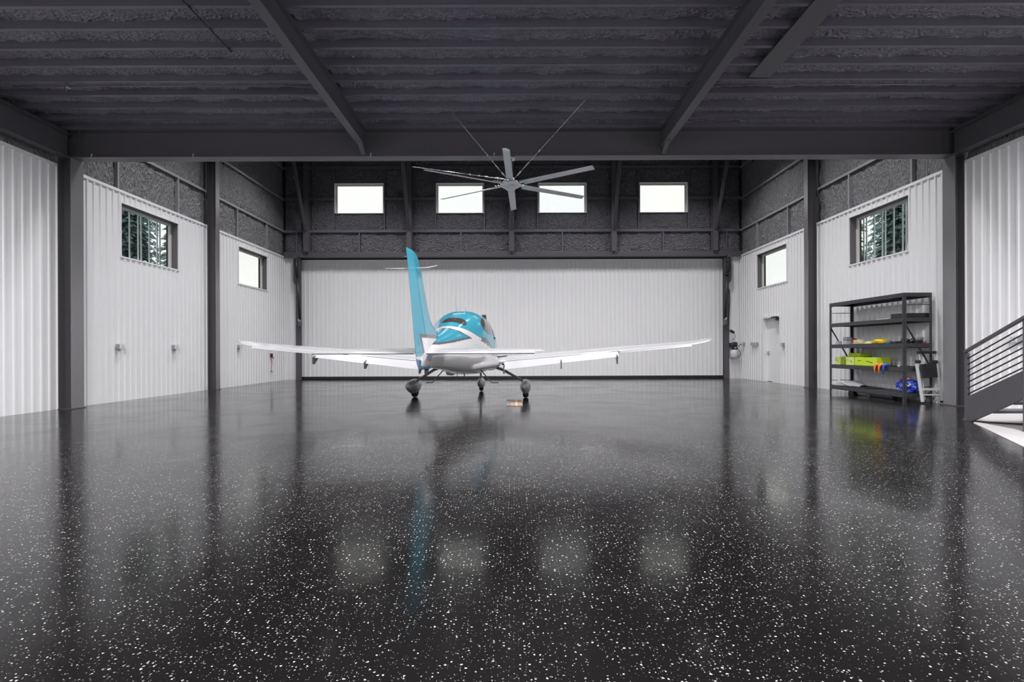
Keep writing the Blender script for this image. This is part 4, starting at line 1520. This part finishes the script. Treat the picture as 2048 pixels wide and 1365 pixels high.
def coil(name, m, c, rad, thick_, turns, label, cat, parent=None, sx=1.0, sy=1.0, seed=0, hz=0.06, group=None):
    rnd = random.Random(seed)
    pts = []
    N = turns * 16
    for i in range(N):
        t = 2 * math.pi * i / 16
        k = 1 + 0.25 * math.sin(t * 0.37 + seed) + rnd.uniform(-0.04, 0.04)
        pts.append((c[0] + rad * sx * k * math.cos(t) + rnd.uniform(-.006, .006), c[1] + rad * sy * k * math.sin(t), c[2] + thick_ + hz * (0.5 + 0.5 * math.sin(t * 0.61 + seed)) * (i / N)))
    o = MB().tube(pts, thick_, 6).build(name, m)
    return tag(o, label, cat, group=group)


def box_thing(name, m, x, y, z, lx, ly, lz, label, cat, rz=0, bevel=0.008):
    r = empty(name, (x, y, z), rz, label=label, cat=cat)
    MB().box(-lx / 2, lx / 2, -ly / 2, ly / 2, 0, lz).build('body', m, r, bevel=bevel)
    return r


Z2, Z3, Z4, Z5 = 1.885, 1.315, 0.775, 0.205
# second shelf: black case with a white sheet
b = box_thing('flat_case', 'plastic_black', 8.99, 11.36, Z2, 0.56, 0.40, 0.10, 'flat black case on the second shelf from the top', 'case')
MB().box(-0.28, 0.28, -0.202, 0.202, 0.098, 0.106).build('lid', 'plastic_black', b)
tag(MB().box(8.72, 9.02, 11.60, 12.05, Z2, Z2 + 0.02).build('white_sheet', 'sheet_pale'), 'thin white sheet beside the flat black case', 'sheet')
# third shelf
g = empty('grey_charger', (8.86, 13.28, Z3), label='grey two-piece charger at the far end of the middle shelf', cat='charger')
MB().box(-0.08, 0.08, -0.07, 0.07, 0, 0.10).build('base', 'grey_light', g, bevel=0.01)
MB().prism([(-0.09, 0.10), (0.08, 0.10), (0.09, 0.17), (0.04, 0.20), (-0.06, 0.19), (-0.10, 0.14)], lambda a, b, d: (d, a, b), -0.07, 0.07).build('head', 'grey_plastic', g, bevel=0.008)
MB().box(-0.074, 0.0, -0.05, 0.05, 0.16, 0.175).build('display', 'box_light', g)
g = empty('small_wire_rack', (8.80, 13.55, Z3), label='small clear box beside the grey charger', cat='box')
MB().box(-0.06, 0.06, -0.05, 0.05, 0, 0.09).build('body', 'grey_light', g, bevel=0.004)
g = empty('red_clamp', (8.90, 13.06, Z3), label='red clamp behind the cream rope', cat='clamp')
MB().prism([(-0.08, 0.06), (0.06, 0.05), (0.08, 0.11), (-0.02, 0.16), (-0.06, 0.12)], lambda a, b, d: (d, a, b), -0.03, 0.03).build('jaw', 'red', g, bevel=0.01)
MB().box(-0.04, 0.04, -0.06, 0.06, 0, 0.06).build('foot', 'red', g, bevel=0.01)
coil('rope_coil', 'cream_rope', (8.84, 12.74, Z3), 0.13, 0.012, 12, 'tangled cream rope on the middle shelf', 'rope', sy=1.05, seed=1, hz=0.09)
coil('rope_coil', 'cream_rope', (8.86, 12.40, Z3), 0.11, 0.010, 9, 'smaller cream rope beside the yellow cord', 'rope', sy=1.0, seed=2, hz=0.07)
coil('extension_cord', 'yellow', (8.84, 12.04, Z3), 0.14, 0.015, 12, 'coiled yellow extension cord on the middle shelf', 'cord', sy=1.05, seed=3, hz=0.10)
for i, (yy, mm, lb) in enumerate(((11.75, 'plane_blue', 'blue and black strap bundle beside the yellow cord'), (11.52, 'plastic_black', 'black strap bundle on the middle shelf'))):
    coil('strap_bundle', mm, (8.80, yy, Z3), 0.07, 0.014, 5, lb, 'strap', seed=5 + i, hz=0.03, sy=0.95)
coil('black_cable', 'black_rubber', (8.86, 11.31, Z3), 0.09, 0.010, 8, 'looped black cable on the middle shelf', 'cable', seed=8, hz=0.12)
g = empty('drill_case', (9.10, 11.28, Z3), label='small dark power tool behind the black cable', cat='tool')
MB().box(-0.1, 0.1, -0.05, 0.05, 0.0, 0.07).build('battery', 'plastic_black', g, bevel=0.01)
MB().tube([(-0.09, 0, 0.11), (0.12, 0, 0.11)], 0.035, 12).build('motor', 'grey_plastic', g)
tag(MB().box(9.12, 9.20, 11.14, 11.2, Z3, Z3 + 0.03).build('red_fuse', 'red', bevel=0.005), 'small red block on the edge of the middle shelf', 'block')
# fourth shelf
def lime_box(y, x, z, lx, ly, lz, m_, label):
    r = empty('lime_carton', (x, y, z), 0, label=label, cat='box')
    MB().box(-lx / 2, lx / 2, -ly / 2, ly / 2, 0, lz).build('body', m_, r, bevel=0.006)
    MB().box(-lx / 2 - 0.002, lx / 2 + 0.002, -0.012, 0.012, lz - 0.004, lz + 0.002).build('tape', 'lime_dark', r)
    q = MB()
    q.prism([(-ly * 0.32, lz * 0.32), (-ly * 0.05, lz * 0.52), (-ly * 0.05, lz * 0.60), (-ly * 0.32, lz * 0.40)], lambda a, b, d: (d, a, b), -lx / 2 - 0.002, -lx / 2)
    q.prism([(ly * 0.2, lz * 0.55), (ly * 0.34, lz * 0.60), (ly * 0.34, lz * 0.66), (ly * 0.2, lz * 0.61)], lambda a, b, d: (d, a, b), -lx / 2 - 0.002, -lx / 2)
    q.build('print', 'plastic_black', r)
    return r


lime_box(12.40, 8.88, Z4, 0.34, 0.78, 0.21, 'lime', 'longest lime green carton, on the fourth shelf down')
lime_box(12.97, 8.84, Z4, 0.26, 0.30, 0.21, 'lime_pale', 'pale lime carton at the end of the longest one')
lime_box(13.28, 8.90, Z4, 0.26, 0.24, 0.22, 'lime_dark', 'dark olive lime carton near the shelf end')
lime_box(13.52, 8.86, Z4, 0.24, 0.20, 0.20, 'lime_pale', 'pale lime bag-like carton at the far shelf end')
lime_box(13.10, 9.04, Z4 + 0.22, 0.26, 0.44, 0.09, 'lime', 'flat lime green carton lying on top of the others')
coil('black_string', 'black_rubber', (8.90, 12.58, Z4 + 0.21), 0.06, 0.006, 4, 'thin black cord on the longest lime carton', 'cord', seed=11, hz=0.01, sy=1.6)
for nm, m_, yy, lb in (('orange', 'orange', 11.78, 'orange spring clamp hanging over the fourth shelf edge'), ('orange', 'orange', 11.92, 'orange spring clamp next to the lime carton'), ('blue', 'blue_plastic', 11.64, 'blue spring clamp hanging over the fourth shelf edge')):
    g = empty('spring_clamp', (8.63, yy, Z4), label=lb, cat='clamp')
    MB().tube([(0.08, -0.05, 0.03), (0.02, -0.02, 0.055), (-0.02, 0.0, 0.03), (-0.03, 0.01, -0.06), (-0.02, 0.02, -0.17)], [0.03, 0.035, 0.03, 0.018, 0.014], 10).build('lever', m_, g)
    MB().tube([(0.10, 0.05, 0.03), (0.04, 0.02, 0.06), (-0.01, 0.03, 0.02), (-0.02, 0.04, -0.08)], [0.02, 0.028, 0.024, 0.012], 10).build('jaw', m_, g)
tag(MB().lathe([(0.001, 0), (0.03, 0), (0.03, 0.04), (0.02, 0.05), (0.001, 0.05)], (8.78, 11.40, Z4), 14).build('small_bottle', 'sheet_pale'), 'small white bottle on the fourth shelf', 'bottle')
tag(MB().tube([(8.75, 11.95, Z4 + 0.012), (9.0, 11.6, Z4 + 0.012), (9.1, 11.2, Z4 + 0.02)], 0.010, 6).build('rod', 'plastic_black'), 'thin black rod lying on the fourth shelf', 'rod')
# lowest shelf
g = empty('grey_fender', (8.95, 13.2, Z5), label='grey curved plastic shell lying on the lowest shelf', cat='shell')
rr = []
for i in range(11):
    t = i / 10
    y = -0.42 + 0.95 * t
    h = 0.14 * math.sin(math.pi * min(1, t * 0.85 + 0.12)) + 0.012
    rr.append([Vector((0.24 * math.cos(a * math.pi / 8) * (0.6 + 0.4 * t), y, h * math.sin(a * math.pi / 8) + 0.004)) for a in range(9)]
              + [Vector((0.225 * math.cos(a * math.pi / 8) * (0.6 + 0.4 * t), y, (h - 0.01) * math.sin(a * math.pi / 8) + 0.002)) for a in range(8, -1, -1)])
MB().loft(rr).build('shell', 'grey_light', g)
tag(MB().tube([(8.70, 13.55, Z5 + 0.20), (8.72, 13.2, Z5 + 0.08), (8.75, 12.98, Z5 + 0.02)], 0.012, 8).build('white_rod', 'sheet_pale'), 'pale rod leaning on the grey plastic shell', 'rod')
tag(MB().tube([(9.15, 13.45, Z4 - 0.12), (9.12, 13.2, Z5 + 0.26), (9.15, 13.05, Z5 + 0.03)], 0.004, 6).build('thin_wire', 'gear_dark'), 'thin dark wire hanging above the grey shell', 'wire')
g = empty('floor_mat', (8.95, 12.75, Z5), label='dark folded mat on the lowest shelf beside the grey shell', cat='mat')
MB().prism([(-0.35, 0), (0.55, 0), (0.5, 0.02), (0.1, 0.028), (-0.3, 0.015)], lambda a, b, d: (d, a, b), -0.26, 0.26).build('mat', 'plastic_black', g)


def bag(x, y, z, label):
    r = empty('plastic_bag', (x, y, z), label=label, cat='bag')
    bm = bmesh.new()
    bmesh.ops.create_icosphere(bm, subdivisions=5, radius=1.0)
    for v in bm.verts:
        p = v.co.copy()
        d = 1 + 0.30 * noise.noise(p * 1.8 + Vector((3, 1, 2))) + 0.16 * noise.noise(p * 4.6) + 0.05 * noise.noise(p * 11)
        v.co = Vector((p.x * 0.19 * d, p.y * 0.25 * d, max(0.0, 0.14 + p.z * 0.17 * d)))
    me = bpy.data.meshes.new('bag')
    bm.to_mesh(me); bm.free()
    me.materials.append(MATS['bag_print'])
    me.polygons.foreach_set('use_smooth', [True] * len(me.polygons))
    link('bag', me, r)
    MB().lathe([(0.001, 0.2), (0.035, 0.21), (0.05, 0.25), (0.04, 0.31), (0.001, 0.33)], (0, 0.04, 0.02), 14).build('pink_bundle', 'pink', r)


m = mat('bag_print', (0.01, 0.06, 0.5), 0.3, coat=0.3)
nn = m.node_tree
t_ = nn.nodes.new('ShaderNodeTexCoord')
v_ = nn.nodes.new('ShaderNodeTexNoise'); v_.inputs['Scale'].default_value = 9; v_.inputs['Distortion'].default_value = 1.5
nn.links.new(t_.outputs['Object'], v_.inputs['Vector'])
c_ = nn.nodes.new('ShaderNodeValToRGB')
c_.color_ramp.interpolation = 'CONSTANT'
c_.color_ramp.elements[0].color = (0.012, 0.05, 0.45, 1)
c_.color_ramp.elements[1].color = (0.55, 0.60, 0.72, 1)
c_.color_ramp.elements[1].position = 0.58
nn.links.new(v_.outputs['Fac'], c_.inputs['Fac'])
nn.links.new(c_.outputs['Color'], nn.nodes['Principled BSDF'].inputs['Base Color'])
bag(8.92, 11.30, Z5, 'crumpled blue and white bag with a pink bundle on the lowest shelf')
# under the rack
g = empty('tube_heater', (8.93, 12.55, 0), label='white and grey tube lying under the shelving', cat='tube')
MB().tube([(-0.02, 0.35, 0.07), (0.0, 0.05, 0.07)], 0.07, 18).build('white_end', 'sheet_pale', g)
MB().tube([(0.0, 0.05, 0.07), (0.01, -0.02, 0.07)], 0.075, 18).build('ring', 'grey_light', g)
MB().tube([(0.01, -0.02, 0.06), (0.04, -0.7, 0.06)], 0.055, 18).build('barrel', 'grey_plastic', g)
g = empty('dark_stool', (9.0, 13.25, 0), label='dark tapered prop standing under the far end of the shelving', cat='prop')
MB().prism([(-0.11, 0), (0.11, 0), (0.06, 0.16), (-0.05, 0.16)], lambda a, b, d: (d, a, b), -0.08, 0.08).build('body', 'gear_dark', g)


# ------------------------------------------------------------------ step ladder leaning on the rack
def ladder():
    r = empty('step_ladder', (9.0, 10.72, 0), label='folded aluminium step ladder with a black tray leaning on the rack end', cat='ladder')
    zb = 0.10
    def q3(px, py, Y): return Vector(P(px, py, Y)) - Vector((9.0, 10.72, 0))
    fl0, fl1 = q3(1845, 809, 10.86), q3(1833, 731, 10.98)
    fr0, fr1 = q3(1884, 807, 10.86), q3(1874, 731, 10.98)
    for a, b in ((fl0, fl1), (fr0, fr1)):
        MB().bar(a, b, 0.060, 0.03, up=(0, 1, 0)).build('rail', 'aluminium', r, bevel=0.004)
        MB().bar(a + Vector((0, 0, -0.02)), a + Vector((0, 0, 0.02)), 0.062, 0.04, up=(0, 1, 0)).build('foot', 'plastic_black', r)
    for x0, x1 in ((1849, 1838), (1880, 1868)):
        MB().bar(q3(x0, 803, 11.04), q3(x1, 711, 11.04), 0.03, 0.02, up=(0, 1, 0)).build('rear_rail', 'aluminium', r, bevel=0.003)
    MB().bar(q3(1834, 708, 11.0), q3(1872, 708, 11.0), 0.06, 0.065, up=(0, 1, 0)).build('top_handle', 'plastic_black', r, bevel=0.02)
    q = MB()
    a, b = q3(1841, 732, 10.94), q3(1873, 730, 10.94)
    c, d = q3(1876, 758, 10.88), q3(1844, 760, 10.88)
    th = Vector((0, 0.03, 0))
    q.add([a, b, c, d, a + th, b + th, c + th, d + th], [(0, 1, 2, 3), (7, 6, 5, 4), (0, 4, 5, 1), (1, 5, 6, 2), (2, 6, 7, 3), (3, 7, 4, 0)])
    q.build('tray', 'plastic_black', r, bevel=0.006)
    for sx in (1836, 1870):
        MB().box(-0.045, 0.045, -0.03, 0.03, -0.035, 0.035).build('hinge', 'plastic_black', r, bevel=0.012, loc=q3(sx, 727, 10.97))
    for y, wd in ((782, 0.05), (793, 0.03)):
        MB().bar(q3(1843, y, 10.90), q3(1881, y, 10.90), wd, 0.03, up=(0, 1, 0)).build('rung', 'aluminium', r, bevel=0.004)
    MB().bar(q3(1848, 797, 11.0), q3(1856, 785, 10.9), 0.012, 0.012).build('strut', 'box_grey', r)
    MB().bar(q3(1880, 796, 11.0), q3(1868, 785, 10.9), 0.012, 0.012).build('strut', 'box_grey', r)


ladder()


# ------------------------------------------------------------------ stair
def stair():
    A0 = Vector((7.50, 8.30, 0)); D = Vector((-0.22, -1.0, 0))
    r = empty('steel_stair', A0, label='black steel stair with cable-thin rails rising beside the corner column', cat='stair')
    def S(t, z, o=0.0): return Vector((D.x * t + o, D.y * t, z))
    top = lambda t: 0.385 + 0.415 * t
    low = lambda t: -0.035 + 0.44 * t
    q = MB()
    TT = 4.2
    q.prism([(0.0, 0.0), (0.12, 0.0), (TT, low(TT)), (TT, top(TT)), (-0.05, top(-0.05))], lambda a, b, d: tuple(S(a, b, d)), 0.0, 0.05)
    q.build('stringer', 'black_steel', r, bevel=0.004)
    q = MB()
    q.prism([(0.0, 0.0), (0.12, 0.0), (TT, low(TT)), (TT, top(TT)), (-0.05, top(-0.05))], lambda a, b, d: tuple(S(a, b, d)), 1.0, 1.05)
    q.build('stringer', 'black_steel', r, bevel=0.004)
    # treads
    k = 0
    t = 0.25
    while t < TT - 0.4:
        z = 0.20 + 0.43 * (t - 0.2)
        a, b = S(t, z), S(t + 0.30, z)
        MB().add([a + Vector((0.05, 0, 0)), b + Vector((0.05, 0, 0)), b + Vector((1.0, 0, 0)), a + Vector((1.0, 0, 0)),
                  a + Vector((0.05, 0, -0.04)), b + Vector((0.05, 0, -0.04)), b + Vector((1.0, 0, -0.04)), a + Vector((1.0, 0, -0.04))],
                 [(0, 1, 2, 3), (7, 6, 5, 4), (0, 4, 5, 1), (1, 5, 6, 2), (2, 6, 7, 3), (3, 7, 4, 0)]).build('tread', 'black_steel', r)
        t += 0.42
        k += 1
    rl = empty_child = None
    MB().bar(S(-0.02, 1.135), S(TT, 1.135 + 0.40 * TT), 0.045, 0.05).build('handrail', 'black_steel', r, bevel=0.006)
    for i in range(7):
        z0 = 0.43 + (1.02 - 0.43) * i / 6
        MB().tube([S(0.0, z0, 0.02), S(TT, z0 + (0.415 - 0.002 * i) * TT, 0.02)], 0.011, 8).build('rail', 'black_steel', r)
    for t, zb in ((0.0, 0.0), (1.22, None), (2.6, None), (4.0, None)):
        z0 = 0.0
        q = MB().bar(S(t, z0, 0.02), S(t, 1.12 + 0.40 * t, 0.02), 0.05, 0.05)
        q.build('newel_post', 'black_steel', r)
    q = MB().bar(S(0.0, 0.01, -0.0), S(0.0, 0.01, 0.12), 0.12, 0.02)
    q.build('foot_plate', 'black_steel', r)


stair()

# thin pale patch on the floor under the stair, and the cable on it
def F(px, py):
    Y = CAMZ / ((py - 701) / 1000.0)
    return ((px - 1028) / 1000.0 * Y, Y)


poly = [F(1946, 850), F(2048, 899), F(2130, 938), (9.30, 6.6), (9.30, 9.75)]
o = MB().prism(poly, lambda a, b, d: (a, b, d), 0.0, 0.006).build('pale_patch', 'sheet_pale')
tag(o, 'pale patch on the floor under the stair', 'sheet')
pts = [F(1944, 848), F(1975, 851), F(2010, 853), F(2050, 855), F(2100, 856)]
o = MB().tube([(a, b, 0.016) for a, b in pts], 0.016, 8).build('floor_cable', 'black_rubber')
tag(o, 'thick black cable lying across the pale patch', 'cable')


# ------------------------------------------------------------------ trees outside the side windows
def tree(x, y, h, rad, seed, label, m_):
    rnd = random.Random(seed)
    r = empty('evergreen_tree', (x, y, -0.22), label=label, cat='tree', group='evergreens outside the side windows')
    MB().tube([(0, 0, 0), (0.03, 0, h * 0.5), (0, 0, h * 0.95)], [0.16, 0.1, 0.03], 8).build('trunk', 'bark', r)
    q = MB()
    for i in range(1900):
        t = rnd.random() ** 0.8
        z = 0.8 + (h - 0.8) * t
        rr_ = rad * (1 - t) ** 0.7 * (0.35 + 0.75 * rnd.random())
        a = rnd.uniform(0, 2 * math.pi)
        c = Vector((rr_ * math.cos(a), rr_ * math.sin(a), z))
        d = Vector((math.cos(a), math.sin(a), -0.35)).normalized()
        s_ = Vector((-math.sin(a), math.cos(a), rnd.uniform(-.3, .3)))
        L = rnd.uniform(0.12, 0.26)
        q.add([c - d * L * 0.3, c + s_ * L * 0.5, c + d * L, c - s_ * L * 0.5, c + Vector((0, 0, L * 0.45))],
              [(0, 1, 4), (1, 2, 4), (2, 3, 4), (3, 0, 4), (0, 3, 2, 1)])
    me = bpy.data.meshes.new('foliage')
    me.from_pydata(q.v, [], q.f)
    me.materials.append(MATS[m_])
    o = link('foliage', me, r)
    o['kind'] = 'stuff'


for sg in (-1, 1):
    for i, (yy, hh, rd, ds) in enumerate(((14.7, 8.6, 0.98, 'tall narrow'), (17.1, 7.6, 1.0, 'shorter bushy'), (19.5, 9.4, 0.98, 'tallest'), (17.4, 11.0, 1.25, 'big nearer-beam back-row'), (20.9, 11.5, 1.3, 'big back-row door-side'))):
        tree(sg * (12.9 + 0.3 * (i % 2) + (2.9 if i > 2 else 0)), yy, hh, rd, 20 + i + (sg > 0) * 9,
             '%s evergreen seen through the window %s' % (ds, 'over the two outlets' if sg < 0 else 'above the shelving'), 'leaf' if i % 2 else 'leaf_2')
    X = (XL if sg < 0 else XR) + sg * 0.62  # slats added outside to give the window its pale stripes
    r = empty('stripe_screen', (X, 14.2, 3.2), label='added screen of pale upright stripe slats outside the window %s' % ('over the two outlets' if sg < 0 else 'above the shelving'), cat='screen')
    MB().box(-0.02, 0.02, -1.7, 1.7, 0.0, 0.05).build('rail', 'white_trim', r)  # rails and posts of the added stripe screen
    MB().box(-0.02, 0.02, -1.7, 1.7, 2.15, 2.20).build('rail', 'white_trim', r)
    MB().box(-0.04, 0.04, -1.66, -1.58, -3.42, 2.2).build('post', 'white_trim', r)
    MB().box(-0.04, 0.04, 1.58, 1.66, -3.42, 2.2).build('post', 'white_trim', r)
    y = -1.5
    i = 0
    while y < 1.55:
        MB().box(-0.012, 0.012, y - 0.016, y + 0.016, 0.05, 2.15).build('slat', 'slat_pale', r)
        y += 0.30 if i % 3 else 0.11
        i += 1
